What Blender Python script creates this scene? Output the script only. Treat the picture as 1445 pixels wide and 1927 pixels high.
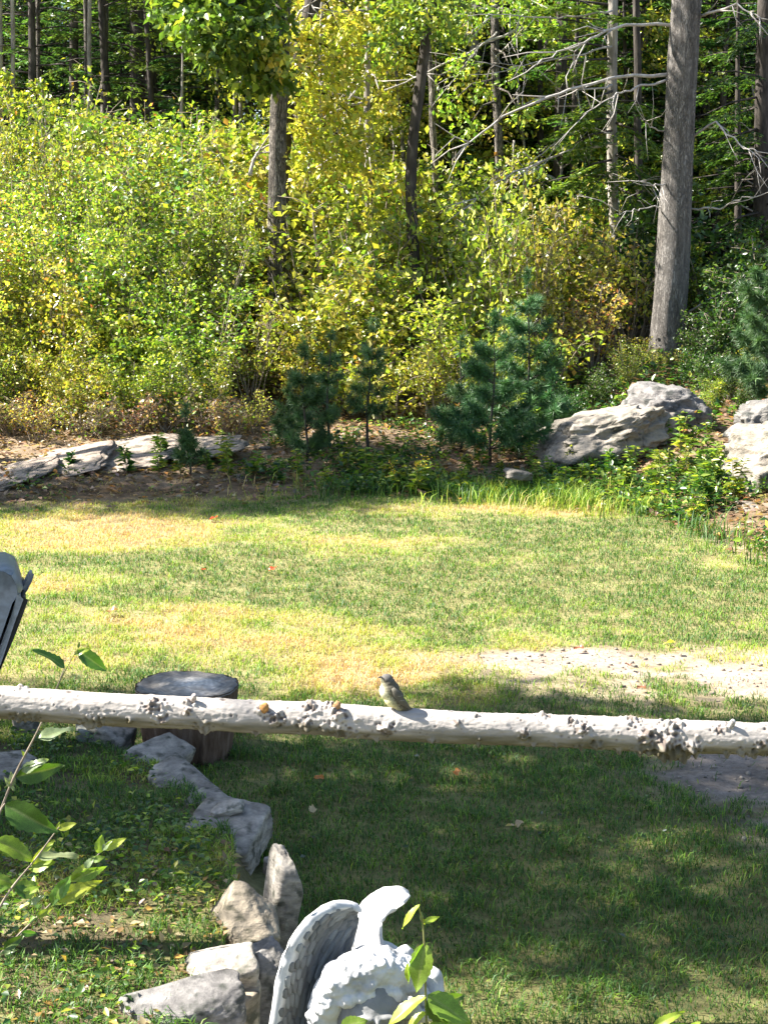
import bpy, bmesh, math, random
import numpy as np
from mathutils import Vector, Matrix, Euler

random.seed(7)
RNG = np.random.default_rng(7)
for o in list(bpy.data.objects):
    bpy.data.objects.remove(o)
SC = bpy.context.scene
COL = SC.collection

# ------------------------------------------------------------------ camera, light, exposure
FPX = 2800.0
CAMZ = 2.2
PITCH = math.radians(9.5)
cam_d = bpy.data.cameras.new('camera')
cam_d.sensor_fit = 'VERTICAL'
cam_d.sensor_height = 36.0
cam_d.lens = 36.0 * FPX / 1927.0
cam_d.clip_start = 0.05
cam_d.clip_end = 1000.0
cam = bpy.data.objects.new('camera', cam_d)
cam.location = (0, 0, CAMZ)
cam.rotation_euler = (math.pi / 2 - PITCH, 0, 0)
COL.objects.link(cam)
SC.camera = cam

SUN_EL = math.radians(46.0)
SUN_AZ = math.radians(6.0)            # degrees off the pure left direction, positive = beyond the rail
SUNV = Vector((-math.cos(SUN_EL) * math.cos(SUN_AZ), math.cos(SUN_EL) * math.sin(SUN_AZ), math.sin(SUN_EL)))
world = bpy.data.worlds.new('World')
SC.world = world
world.use_nodes = True
wn = world.node_tree
wn.nodes.clear()
sky = wn.nodes.new('ShaderNodeTexSky')
sky.sky_type = 'NISHITA'
sky.sun_disc = False
sky.sun_elevation = SUN_EL
sky.sun_rotation = math.atan2(SUNV.x, SUNV.y)
bg = wn.nodes.new('ShaderNodeBackground')
bg.inputs['Strength'].default_value = 0.066
wo = wn.nodes.new('ShaderNodeOutputWorld')
wn.links.new(sky.outputs[0], bg.inputs[0])
wn.links.new(bg.outputs[0], wo.inputs[0])

sun_d = bpy.data.lights.new('sun', 'SUN')
sun_d.energy = 5.0
sun_d.angle = math.radians(0.53)
sun_d.color = (1.0, 0.95, 0.87)
sun = bpy.data.objects.new('sun', sun_d)
sun.rotation_euler = SUNV.to_track_quat('Z', 'Y').to_euler()
sun.location = (-20, 5, 25)
COL.objects.link(sun)

SC.view_settings.view_transform = 'Standard'
SC.view_settings.look = 'None'
SC.view_settings.exposure = 2.16
SC.view_settings.gamma = 1.0
SC.view_settings.use_curve_mapping = False
SC.render.engine = 'CYCLES'
SC.cycles.max_bounces = 8
SC.cycles.diffuse_bounces = 4
SC.cycles.transmission_bounces = 5
SC.cycles.use_denoising = True

# ------------------------------------------------------------------ maths helpers
FWD = np.array([0, math.cos(PITCH), -math.sin(PITCH)])
UPV = np.array([0, math.sin(PITCH), math.cos(PITCH)])
RGT = np.array([1.0, 0, 0])
CAMP = np.array([0, 0, CAMZ])


def ray(px, py):
    return FWD + RGT * ((px - 722.5) / FPX) + UPV * ((963.5 - py) / FPX)


def at(px, py, Y):
    d = ray(px, py)
    return CAMP + d * (Y / d[1])


def at_z(px, py, z):
    d = ray(px, py)
    return CAMP + d * ((z - CAMZ) / d[2])


def _hash(ix, iy, iz):
    n = (ix * 374761393 + iy * 668265263 + iz * 2147483647) & 0xFFFFFFFF
    n = ((n ^ (n >> 13)) * 1274126177) & 0xFFFFFFFF
    n = (n ^ (n >> 16)) & 0xFFFF
    return n / 65535.0


def vnoise(x, y, z=0.0):
    x, y, z = np.broadcast_arrays(np.asarray(x, float), np.asarray(y, float), np.asarray(z, float))
    ix, iy, iz = np.floor(x).astype(np.int64), np.floor(y).astype(np.int64), np.floor(z).astype(np.int64)
    fx, fy, fz = x - ix, y - iy, z - iz
    fx, fy, fz = fx * fx * (3 - 2 * fx), fy * fy * (3 - 2 * fy), fz * fz * (3 - 2 * fz)
    r = 0
    for a in (0, 1):
        for b in (0, 1):
            for c in (0, 1):
                w = (fx if a else 1 - fx) * (fy if b else 1 - fy) * (fz if c else 1 - fz)
                r = r + w * _hash(ix + a + 1000, iy + b + 1000, iz + c + 1000)
    return r * 2 - 1


def fbm(x, y, z=0.0, oct=4, gain=0.5):
    r, a, f = 0, 1.0, 1.0
    for i in range(oct):
        r = r + a * vnoise(np.asarray(x) * f + 17.3 * i, np.asarray(y) * f - 9.1 * i, np.asarray(z) * f + 4.7 * i)
        a *= gain
        f *= 2.03
    return r


def sstep(a, b, x):
    t = np.clip((np.asarray(x, float) - a) / (b - a), 0, 1)
    return t * t * (3 - 2 * t)


def norm(v):
    return v / (np.linalg.norm(v, axis=-1, keepdims=True) + 1e-9)


# ------------------------------------------------------------------ terrain
TB_Y = [2.0, 3.2, 3.9, 4.35, 5.1, 5.5, 6.0, 6.4, 6.62, 6.78]
TB_X = [-.40, -.40, -.385, -.37, -.46, -.60, -.87, -1.18, -1.75, -3.2]
TOE_X = [-60, -5, -2, 0, 1.3, 2.0, 2.45, 2.7, 3.1, 5.0, 60]
TOE_Y = [13.0, 13.2, 13.7, 14.1, 14.0, 13.4, 12.6, 11.3, 10.4, 9.5, 9.0]


def terrace_mask(x, y):
    xb = np.interp(y, TB_Y, TB_X, left=-.40, right=-99)
    return sstep(0.0, 0.10, xb - x) * (1 - sstep(6.6, 6.9, y))


def H(x, y):
    x = np.asarray(x, float)
    y = np.asarray(y, float)
    z = 0.02 * fbm(x * .5, y * .5, 3.1, 3) * sstep(6, 9, y)
    ht = np.interp(y, [0, 4.4, 5.2, 6.3, 6.9], [.26, .25, .17, .10, 0.02])
    z = z + ht * terrace_mask(x, y) + .008 * fbm(x * 6, y * 6, 1.0, 3)
    d = np.maximum(0, y - np.interp(x, TOE_X, TOE_Y))
    dd = np.minimum(d, 60)
    rise = .085 * dd + .03 * np.maximum(0, dd - 7)
    rise = rise * sstep(0, 1.2, d)
    bump = .05 * fbm(x * 1.1, y * 1.1, 7.7, 3) * sstep(0.2, 2, d)
    mound = .75 * sstep(-.2, -2.6, x) * sstep(16.8, 21.5, y)
    return z + rise + bump + mound


def hz(x, y):
    return float(H(x, y))


def ground_at(px, py):
    d = ray(px, py)
    t = 2.0
    while t < 90:
        p = CAMP + d * t
        if p[2] <= hz(p[0], p[1]):
            return p
        t += .03
    return CAMP + d * 90


# ------------------------------------------------------------------ object helpers
def add_mesh(name, verts, tris, mat, col=None, parent=None, smooth=False, quads=None, origin=None, mats=None, mat_idx=None):
    verts = np.asarray(verts, np.float32).reshape(-1, 3)
    if parent is not None and origin is None:
        origin = np.array(parent.get('_o', (0, 0, 0)))
    if origin is not None:
        verts = verts - np.asarray(origin, np.float32)
    me = bpy.data.meshes.new(name)
    tris = np.asarray(tris, np.int32).reshape(-1, 3) if tris is not None else np.zeros((0, 3), np.int32)
    nq = 0 if quads is None else len(quads)
    me.vertices.add(len(verts))
    me.vertices.foreach_set('co', verts.ravel())
    loops = tris.ravel()
    if nq:
        loops = np.concatenate([loops, np.asarray(quads, np.int32).ravel()])
    me.loops.add(len(loops))
    me.loops.foreach_set('vertex_index', loops.astype(np.int32))
    starts = np.concatenate([np.arange(len(tris)) * 3, len(tris) * 3 + np.arange(nq) * 4]).astype(np.int32)
    me.polygons.add(len(starts))
    me.polygons.foreach_set('loop_start', starts)
    if smooth:
        me.polygons.foreach_set('use_smooth', np.ones(len(starts), bool))
    if mats:
        for m in mats:
            me.materials.append(m)
        me.polygons.foreach_set('material_index', np.asarray(mat_idx, np.int32))
    elif mat:
        me.materials.append(mat)
    if col is not None:
        a = me.attributes.new('Col', 'FLOAT_COLOR', 'POINT')
        c = np.ones((len(verts), 4), np.float32)
        c[:, :3] = col
        a.data.foreach_set('color', c.ravel())
    me.update(calc_edges=True)
    me.validate()
    o = bpy.data.objects.new(name, me)
    COL.objects.link(o)
    if parent is not None:
        o.parent = parent
    return o


def tag(o, label=None, cat=None, group=None, kind=None):
    if label:
        o['label'] = label
    if cat:
        o['category'] = cat
    if group:
        o['group'] = group
    if kind:
        o['kind'] = kind
    return o


def thing(name, label, cat, loc=(0, 0, 0), group=None):
    o = bpy.data.objects.new(name, None)
    o.empty_display_size = .1
    COL.objects.link(o)
    o.location = [float(v) for v in loc]
    o['_o'] = [float(v) for v in loc]
    return tag(o, label, cat, group)


def dup(root, loc, rotz=0, scale=1.0, label=None, group=None):
    r = root.copy()
    COL.objects.link(r)
    r.location = [float(v) for v in loc]
    r.rotation_euler = (0, 0, rotz)
    r.scale = (scale,) * 3 if not hasattr(scale, '__len__') else scale
    if label:
        r['label'] = label
    if group:
        r['group'] = group
    for ch in list(root.children):
        c = ch.copy()
        COL.objects.link(c)
        c.parent = r
        for g in list(ch.children):
            d = g.copy()
            COL.objects.link(d)
            d.parent = c
    return r


class Acc:
    def __init__(s):
        s.v, s.t, s.c, s.n = [], [], [], 0

    def add(s, v, t, c):
        v = np.asarray(v, float).reshape(-1, 3)
        s.v.append(v)
        s.t.append(np.asarray(t, np.int64).reshape(-1, 3) + s.n)
        cc = np.ones((len(v), 3))
        cc[:] = c
        s.c.append(cc)
        s.n += len(v)

    def build(s, name, mat, parent=None, smooth=False, kind=None, origin=None):
        o = add_mesh(name, np.concatenate(s.v), np.concatenate(s.t), mat, np.concatenate(s.c), parent, smooth, origin=origin)
        if kind:
            o['kind'] = kind
        return o


def tube(pts, rad, seg=6, cap=True, rough=0.0, seed=0, flute=0):
    pts = np.asarray(pts, float)
    n = len(pts)
    rad = np.broadcast_to(np.asarray(rad, float), (n,))
    tan = norm(np.gradient(pts, axis=0))
    ref = np.array([0, 0, 1.0]) if abs(tan[0][2]) < .9 else np.array([1.0, 0, 0])
    u = norm(np.cross(tan, ref))
    w = np.cross(tan, u)
    a = np.linspace(0, 2 * np.pi, seg, endpoint=False)
    ca, sa = np.cos(a), np.sin(a)
    r = np.repeat(rad[:, None], seg, 1)
    if rough:
        s_len = np.concatenate([[0], np.cumsum(np.linalg.norm(np.diff(pts, axis=0), axis=1))])
        r = r * (1 + rough * fbm(ca[None] * 1.7 + seed, sa[None] * 1.7, s_len[:, None] * (1.2 / max(rad.max(), .01)) * .15, 4))
    v = pts[:, None] + (u[:, None] * ca[None, :, None] + w[:, None] * sa[None, :, None]) * r[..., None]
    v = v.reshape(-1, 3)
    i = np.arange(n - 1)[:, None] * seg
    j = np.arange(seg)[None]
    j2 = (j + 1) % seg
    a0, a1, b0, b1 = i + j, i + j2, i + seg + j, i + seg + j2
    t = np.concatenate([np.stack([a0, a1, b1], -1).reshape(-1, 3), np.stack([a0, b1, b0], -1).reshape(-1, 3)])
    if cap:
        v = np.concatenate([v, pts[:1], pts[-1:]])
        k = n * seg
        jj = np.arange(seg)
        t = np.concatenate([t, np.stack([np.full(seg, k), (jj + 1) % seg, jj], -1),
                            np.stack([np.full(seg, k + 1), (n - 1) * seg + jj, (n - 1) * seg + (jj + 1) % seg], -1)])
    return v, t


def leaves(pos, dr, nr, L, W, fold=.15, droop=.15):
    """vectorised folded leaf blades: 4 vertices, 2 triangles each"""
    n = len(pos)
    dr = norm(dr)
    side = norm(np.cross(dr, nr))
    nr = np.cross(side, dr)
    L = np.broadcast_to(L, (n,))[:, None]
    W = np.broadcast_to(W, (n,))[:, None]
    mid = pos + dr * L * .45
    a = mid + side * W * .5 + nr * W * fold
    b = mid - side * W * .5 + nr * W * fold
    tip = pos + dr * L - nr * L * droop
    v = np.stack([pos, a, tip, b], 1).reshape(-1, 3)
    k = np.arange(n)[:, None] * 4
    t = np.concatenate([k + np.array([[0, 1, 2]]), k + np.array([[0, 2, 3]])])
    return v, t


def pick(cols, w, n, jit=.18):
    cols = np.asarray(cols, float)
    w = np.asarray(w, float)
    i = RNG.choice(len(cols), n, p=w / w.sum())
    c = cols[i] * (1 + jit * RNG.standard_normal((n, 1))) * (1 + .06 * RNG.standard_normal((n, 3)))
    return np.clip(c, .004, .9)


def rdir(n, up=0.0):
    v = RNG.standard_normal((n, 3))
    v[:, 2] += up
    return norm(v)


# ------------------------------------------------------------------ materials
def new_mat(name):
    m = bpy.data.materials.new(name)
    m.use_nodes = True
    nt = m.node_tree
    nt.nodes.clear()
    out = nt.nodes.new('ShaderNodeOutputMaterial')
    return m, nt, out


def N(nt, typ, **kw):
    n = nt.nodes.new(typ)
    for k, v in kw.items():
        if k.startswith('i_'):
            key = k[2:]
            n.inputs[int(key) if key.isdigit() else key.replace('_', ' ')].default_value = v
        else:
            setattr(n, k, v)
    return n


def leaf_mat(name, trans=.42, tint=(1.2, 1.35, .6), rough=.36, spec=.6, vary=.16, mottled=False):
    m, nt, out = new_mat(name)
    L = nt.links.new
    at_ = N(nt, 'ShaderNodeAttribute', attribute_name='Col')
    oi = N(nt, 'ShaderNodeObjectInfo')
    hs = N(nt, 'ShaderNodeHueSaturation')
    mr = N(nt, 'ShaderNodeMapRange')
    mr.inputs['To Min'].default_value = .5 - vary * .22
    mr.inputs['To Max'].default_value = .5 + vary * .16
    L(oi.outputs['Random'], mr.inputs['Value'])
    L(mr.outputs[0], hs.inputs['Hue'])
    mv = N(nt, 'ShaderNodeMapRange')
    mv.inputs['To Min'].default_value = 1 - vary * 1.3
    mv.inputs['To Max'].default_value = 1 + vary * 1.3
    ml = N(nt, 'ShaderNodeMath', operation='MULTIPLY', i_1=7.31)
    fr = N(nt, 'ShaderNodeMath', operation='FRACT')
    L(oi.outputs['Random'], ml.inputs[0])
    L(ml.outputs[0], fr.inputs[0])
    L(fr.outputs[0], mv.inputs['Value'])
    L(mv.outputs[0], hs.inputs['Value'])
    src = at_.outputs['Color']
    if mottled:
        tc = N(nt, 'ShaderNodeTexCoord')
        nz = N(nt, 'ShaderNodeTexNoise', i_Scale=60.0, i_Detail=4.0)
        L(tc.outputs['Object'], nz.inputs['Vector'])
        mp = N(nt, 'ShaderNodeMapRange')
        mp.inputs['From Min'].default_value = .3
        mp.inputs['From Max'].default_value = .7
        mp.inputs['To Min'].default_value = .65
        mp.inputs['To Max'].default_value = 1.25
        L(nz.outputs['Fac'], mp.inputs['Value'])
        vm = N(nt, 'ShaderNodeVectorMath', operation='SCALE')
        L(src, vm.inputs[0])
        L(mp.outputs[0], vm.inputs['Scale'])
        src = vm.outputs[0]
    L(src, hs.inputs['Color'])
    pb = N(nt, 'ShaderNodeBsdfPrincipled', i_Roughness=rough)
    pb.inputs['Specular IOR Level'].default_value = spec
    L(hs.outputs[0], pb.inputs['Base Color'])
    tr = N(nt, 'ShaderNodeBsdfTranslucent')
    mt = N(nt, 'ShaderNodeVectorMath', operation='MULTIPLY')
    mt.inputs[1].default_value = tint
    L(hs.outputs[0], mt.inputs[0])
    L(mt.outputs[0], tr.inputs['Color'])
    mx = N(nt, 'ShaderNodeMixShader', i_0=trans)
    L(pb.outputs[0], mx.inputs[1])
    L(tr.outputs[0], mx.inputs[2])
    L(mx.outputs[0], out.inputs[0])
    return m


def ramp(nt, stops):
    r = N(nt, 'ShaderNodeValToRGB')
    e = r.color_ramp.elements
    e[0].position, e[0].color = stops[0][0], (*stops[0][1], 1)
    e[1].position, e[1].color = stops[-1][0], (*stops[-1][1], 1)
    for p, c in stops[1:-1]:
        k = e.new(p)
        k.color = (*c, 1)
    return r


def noisy_mat(name, stops, scale=4.0, stretch=(1, 1, 1), detail=8.0, bump=.4, bdist=.02, rough=.85, use_col=False,
              spots=None, vor=None, spec=.25):
    m, nt, out = new_mat(name)
    L = nt.links.new
    tc = N(nt, 'ShaderNodeTexCoord')
    mp = N(nt, 'ShaderNodeMapping')
    mp.inputs['Scale'].default_value = stretch
    L(tc.outputs['Object'], mp.inputs['Vector'])
    nz = N(nt, 'ShaderNodeTexNoise', i_Scale=scale, i_Detail=detail, i_Roughness=.65)
    L(mp.outputs[0], nz.inputs['Vector'])
    rp = ramp(nt, stops)
    L(nz.outputs['Fac'], rp.inputs[0])
    colr = rp.outputs[0]
    hgt = nz.outputs['Fac']
    if vor:
        vs, dark = vor
        vo = N(nt, 'ShaderNodeTexVoronoi', feature='DISTANCE_TO_EDGE', i_Scale=vs)
        vr = ramp(nt, [(0.0, (dark,) * 3), (.16, (1, 1, 1))])
        dn = N(nt, 'ShaderNodeMix', data_type='RGBA', blend_type='ADD')
        dn.inputs[0].default_value = .35
        L(mp.outputs[0], dn.inputs[6])
        L(nz.outputs['Color'], dn.inputs[7])
        L(dn.outputs[2], vo.inputs['Vector'])
        L(vo.outputs['Distance'], vr.inputs[0])
        mm = N(nt, 'ShaderNodeMix', data_type='RGBA', blend_type='MULTIPLY')
        mm.inputs[0].default_value = 1.0
        L(colr, mm.inputs[6])
        L(vr.outputs[0], mm.inputs[7])
        colr = mm.outputs[2]
        ad = N(nt, 'ShaderNodeMath', operation='ADD')
        L(hgt, ad.inputs[0])
        L(vr.outputs[0], ad.inputs[1])
        hgt = ad.outputs[0]
    if spots:
        sc, c, lo, hi = spots
        n2 = N(nt, 'ShaderNodeTexNoise', i_Scale=sc, i_Detail=6.0)
        L(tc.outputs['Object'], n2.inputs['Vector'])
        r2 = ramp(nt, [(lo, (0, 0, 0)), (hi, (1, 1, 1))])
        L(n2.outputs['Fac'], r2.inputs[0])
        m2 = N(nt, 'ShaderNodeMix', data_type='RGBA')
        L(r2.outputs[0], m2.inputs[0])
        L(colr, m2.inputs[6])
        m2.inputs[7].default_value = (*c, 1)
        colr = m2.outputs[2]
    if use_col:
        at_ = N(nt, 'ShaderNodeAttribute', attribute_name='Col')
        m3 = N(nt, 'ShaderNodeMix', data_type='RGBA', blend_type='MULTIPLY')
        m3.inputs[0].default_value = 1.0
        L(colr, m3.inputs[6])
        L(at_.outputs['Color'], m3.inputs[7])
        colr = m3.outputs[2]
    pb = N(nt, 'ShaderNodeBsdfPrincipled', i_Roughness=rough)
    pb.inputs['Specular IOR Level'].default_value = spec
    L(colr, pb.inputs['Base Color'])
    bp = N(nt, 'ShaderNodeBump', i_Strength=bump, i_Distance=bdist)
    L(hgt, bp.inputs['Height'])
    L(bp.outputs[0], pb.inputs['Normal'])
    L(pb.outputs[0], out.inputs[0])
    return m


M = {}
M['leaf'] = leaf_mat('shrub_leaf')
M['leaf_big'] = leaf_mat('broad_leaf', trans=.42, rough=.38, spec=.5, vary=.1, mottled=True)
M['needle'] = leaf_mat('needles', trans=.18, tint=(1, 1, .7), rough=.5, vary=.1)
M['grass'] = leaf_mat('grass_blade', trans=.38, tint=(1.15, 1.15, .6), rough=.5, spec=.3, vary=0)
M['bark_pine'] = noisy_mat('pine_bark', [(.25, (.09, .078, .07)), (.5, (.22, .2, .18)), (.75, (.36, .335, .31))], 16, (1, 1, .16), bump=1.0, bdist=.03, vor=(26, .62))
M['bark_oak'] = noisy_mat('oak_bark', [(.25, (.06, .05, .04)), (.5, (.22, .19, .16)), (.75, (.42, .38, .33))], 12, (1, 1, .16), bump=1.0, bdist=.03, vor=(22, .3))
M['bark_dark'] = noisy_mat('dark_bark', [(.3, (.02, .017, .015)), (.55, (.06, .05, .042)), (.8, (.15, .13, .11))], 14, (1, 1, .3), bump=.7, bdist=.02)
M['bark_pale'] = noisy_mat('pale_bark', [(.3, (.12, .10, .085)), (.55, (.3, .27, .235)), (.8, (.45, .42, .38))], 10, (1, 1, .35), bump=.5, bdist=.02)
M['dead_wood'] = noisy_mat('dead_wood', [(.3, (.24, .21, .19)), (.7, (.50, .47, .43))], 14, (1, 1, 1), bump=.3, bdist=.01)
M['stem'] = noisy_mat('woody_stem', [(.3, (.13, .105, .08)), (.7, (.36, .30, .23))], 18, bump=.2, bdist=.01)
M['green_stem'] = noisy_mat('green_stem', [(.3, (.14, .13, .05)), (.7, (.25, .26, .09))], 30, bump=.1, bdist=.005)
M['rock'] = noisy_mat('grey_rock', [(.25, (.06, .057, .054)), (.45, (.15, .14, .128)), (.7, (.24, .225, .205))], 6, (1, 1, 2.0), bump=1.0, bdist=.05, use_col=True, spots=(7, (.06, .062, .055), .54, .66))
M['rock_small'] = noisy_mat('wall_stone', [(.25, (.05, .047, .045)), (.5, (.14, .133, .125)), (.75, (.26, .245, .225))], 15, (1, 1, 2.4), bump=1.0, bdist=.014, use_col=True, spots=(20, (.045, .047, .04), .53, .66))

# ground
gm, nt, out = new_mat('ground_soil')
L = nt.links.new
a_ = N(nt, 'ShaderNodeAttribute', attribute_name='Col')
tc = N(nt, 'ShaderNodeTexCoord')
n1 = N(nt, 'ShaderNodeTexNoise', i_Scale=28.0, i_Detail=9.0, i_Roughness=.75)
n2 = N(nt, 'ShaderNodeTexNoise', i_Scale=4.0, i_Detail=6.0)
L(tc.outputs['Object'], n1.inputs['Vector'])
L(tc.outputs['Object'], n2.inputs['Vector'])
r1 = ramp(nt, [(.25, (.45, .43, .40)), (.5, (.95, .95, .95)), (.75, (1.5, 1.48, 1.42))])
r2 = ramp(nt, [(.3, (.75, .72, .68)), (.7, (1.2, 1.2, 1.2))])
L(n1.outputs['Fac'], r1.inputs[0])
L(n2.outputs['Fac'], r2.inputs[0])
x1 = N(nt, 'ShaderNodeMix', data_type='RGBA', blend_type='MULTIPLY')
x1.inputs[0].default_value = 1
x2 = N(nt, 'ShaderNodeMix', data_type='RGBA', blend_type='MULTIPLY')
x2.inputs[0].default_value = 1
L(a_.outputs['Color'], x1.inputs[6])
L(r1.outputs[0], x1.inputs[7])
L(x1.outputs[2], x2.inputs[6])
L(r2.outputs[0], x2.inputs[7])
pb = N(nt, 'ShaderNodeBsdfPrincipled', i_Roughness=.95)
pb.inputs['Specular IOR Level'].default_value = .1
L(x2.outputs[2], pb.inputs['Base Color'])
bp = N(nt, 'ShaderNodeBump', i_Strength=.8, i_Distance=.02)
L(n1.outputs['Fac'], bp.inputs['Height'])
L(bp.outputs[0], pb.inputs['Normal'])
L(pb.outputs[0], out.inputs[0])
M['ground'] = gm


# ------------------------------------------------------------------ ground sheet and its colours
def blob(x, y, cx, cy, rx, ry):
    return np.exp(-(((x - cx) / rx) ** 2 + ((y - cy) / ry) ** 2))


def bare(x, y):
    """how bare the lawn is (sand and grit) 0..1"""
    n = .42 * fbm(x * 2.6, y * 2.6, 5.0, 5) + .25 * fbm(x * 14, y * 14, 3.0, 3)
    b = blob(x, y, 1.75, 7.75, .95, .55) + blob(x, y, 1.0, 8.15, .7, .22) + 1.0 * blob(x, y, 1.55, 6.15, .5, .75)
    b = b + .7 * blob(x, y, 1.8, 5.5, .35, .6)
    b = b + .30 * blob(x, y, -1.1, 4.1, .4, .2) + .30 * blob(x, y, -.7, 4.35, .2, .1) + .25 * blob(x, y, -2.0, 12.6, 1.2, .3)
    b = b + .8 * blob(x, y, 2.95, 11.6, .35, .8)
    return np.clip((b + n * (.25 + b) - .25) * 1.6, 0, 1)


def dry(x, y):
    """how dry the grass is 0..1"""
    n = .30 * fbm(x * .9, y * 1.3, 9.0, 4) + .16 * fbm(x * 4, y * 4, 2.0, 3)
    d = .27 + n
    d = d - .30 * blob(x, y, .9, 10.2, 2.2, 1.2) - .22 * blob(x, y, -.9, 9.9, 1.0, .6) - .2 * blob(x, y, 1.7, 12.4, 1.2, .8)
    d = d + .46 * blob(x, y, -2.4, 12.3, 2.1, 1.0) + .26 * blob(x, y, 0, 8.3, 4, .6) + .12 * blob(x, y, -2.4, 9.2, 1.2, 1.2) - .14 * blob(x, y, .6, 10.6, 2.4, 1.0) + .3 * blob(x, y, 2.5, 10.9, .5, 1.0)
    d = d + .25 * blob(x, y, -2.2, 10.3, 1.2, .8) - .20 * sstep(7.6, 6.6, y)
    return np.clip(  .34 + (d - .33) * 1.7, 0, 1)


def axis(lo, hi, f0, f1, step):
    a = list(np.arange(f0, f1, step))
    s, p = step, f1
    while p < hi:
        a.append(p)
        s *= 1.16
        p += s
    a.append(hi)
    s, p = step, f0
    pre = []
    while p > lo:
        s *= 1.16
        p -= s
        pre.append(max(p, lo))
    return np.array(pre[::-1] + a)


gx = axis(-220, 220, -4.6, 4.6, .075)
gy = axis(-60, 320, 2.6, 19, .065)
GX, GY = np.meshgrid(gx, gy)
GZ = H(GX, GY)
nx, ny = len(gx), len(gy)
gv = np.stack([GX, GY, GZ], -1).reshape(-1, 3)
ii = (np.arange(ny - 1)[:, None] * nx + np.arange(nx - 1)[None]).ravel()
gq = np.stack([ii, ii + 1, ii + nx + 1, ii + nx], -1)
X, Y = gv[:, 0], gv[:, 1]
thatch = np.array([.30, .235, .13])
sand = np.array([.36, .285, .225])
grit = np.array([.30, .28, .26])
litter = np.array([.11, .075, .045])
soil = np.array([.12, .09, .065])
gcol = np.repeat(thatch[None], len(X), 0)
dm = (1 - dry(X, Y))[:, None]
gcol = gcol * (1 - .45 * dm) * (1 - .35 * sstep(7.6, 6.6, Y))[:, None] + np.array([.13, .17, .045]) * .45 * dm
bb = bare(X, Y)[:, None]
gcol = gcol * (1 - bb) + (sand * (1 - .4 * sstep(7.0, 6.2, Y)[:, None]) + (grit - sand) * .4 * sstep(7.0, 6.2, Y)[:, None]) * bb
fd = sstep(-.25, .5, (Y - np.interp(X, TOE_X, TOE_Y)) + .25 * fbm(X * 2, Y * 2, 4, 3))[:, None]
lm = (litter * (1 + .5 * fbm(X * 3, Y * 3, 8, 3))[:, None]) + np.array([.16, .125, .09]) * np.clip(1.3 * blob(X, Y, -2.6, 15.6, 2.2, .9) + blob(X, Y, -1.2, 16.2, 3.5, 1.2) + .5 * fbm(X * 5, Y * 5, 2, 3), 0, 1)[:, None]
gcol = gcol * (1 - fd) + lm * fd
tm = terrace_mask(X, Y)[:, None] * sstep(-.5, .4, fbm(X * 5, Y * 5, 12, 4))[:, None]
gcol = gcol * (1 - .75 * tm) + soil * .75 * tm
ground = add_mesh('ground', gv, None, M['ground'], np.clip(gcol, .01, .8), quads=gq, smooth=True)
ground['kind'] = 'structure'

# ------------------------------------------------------------------ grass (stuff)
G_DARK, G_MID, G_YEL, G_STRAW, G_TAN = (.05, .12, .025), (.18, .32, .035), (.36, .42, .065), (.58, .46, .17), (.60, .38, .19)


def grass_blades(xs, ys, hgt, wid, colr, lean=.55, zoff=0):
    n = len(xs)
    p = np.stack([xs, ys, H(xs, ys) + zoff], -1)
    az = RNG.uniform(0, 2 * np.pi, n)
    d = np.stack([np.cos(az), np.sin(az), np.zeros(n)], -1)
    s = np.stack([-np.sin(az), np.cos(az), np.zeros(n)], -1)
    tw = RNG.uniform(-1, 1, n)[:, None]
    s = norm(s + d * tw)
    ln = np.abs(RNG.normal(lean, .3, n))[:, None]
    h = hgt[:, None]
    w = wid[:, None] * .5
    up = np.array([[0, 0, 1.0]])
    m = p + d * h * ln * .35 + up * h * .55
    tip = p + d * h * ln + up * h * (1 - .35 * np.minimum(ln, 1.4))
    v = np.stack([p - s * w * .8, p + s * w * .8, m - s * w, m + s * w, tip], 1).reshape(-1, 3)
    k = np.arange(n)[:, None] * 5
    t = np.concatenate([k + np.array([[0, 1, 3]]), k + np.array([[0, 3, 2]]), k + np.array([[2, 3, 4]])])
    c = np.repeat(colr, 5, 0)
    c.reshape(-1, 5, 3)[:, :2] *= .8
    return v, t, c


def grass_cols(x, y, extra=0.0):
    d = np.clip(dry(x, y) + extra + .16 * RNG.standard_normal(len(x)), 0, 1)
    stops = np.array([0, .25, .5, .75, 1.0])
    pal = np.array([G_DARK, G_MID, G_YEL, G_STRAW, G_TAN])
    c = np.stack([np.interp(d, stops, pal[:, k]) for k in range(3)], -1)
    return np.clip(c * (1 + .2 * RNG.standard_normal((len(x), 1))), .01, .8)


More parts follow.
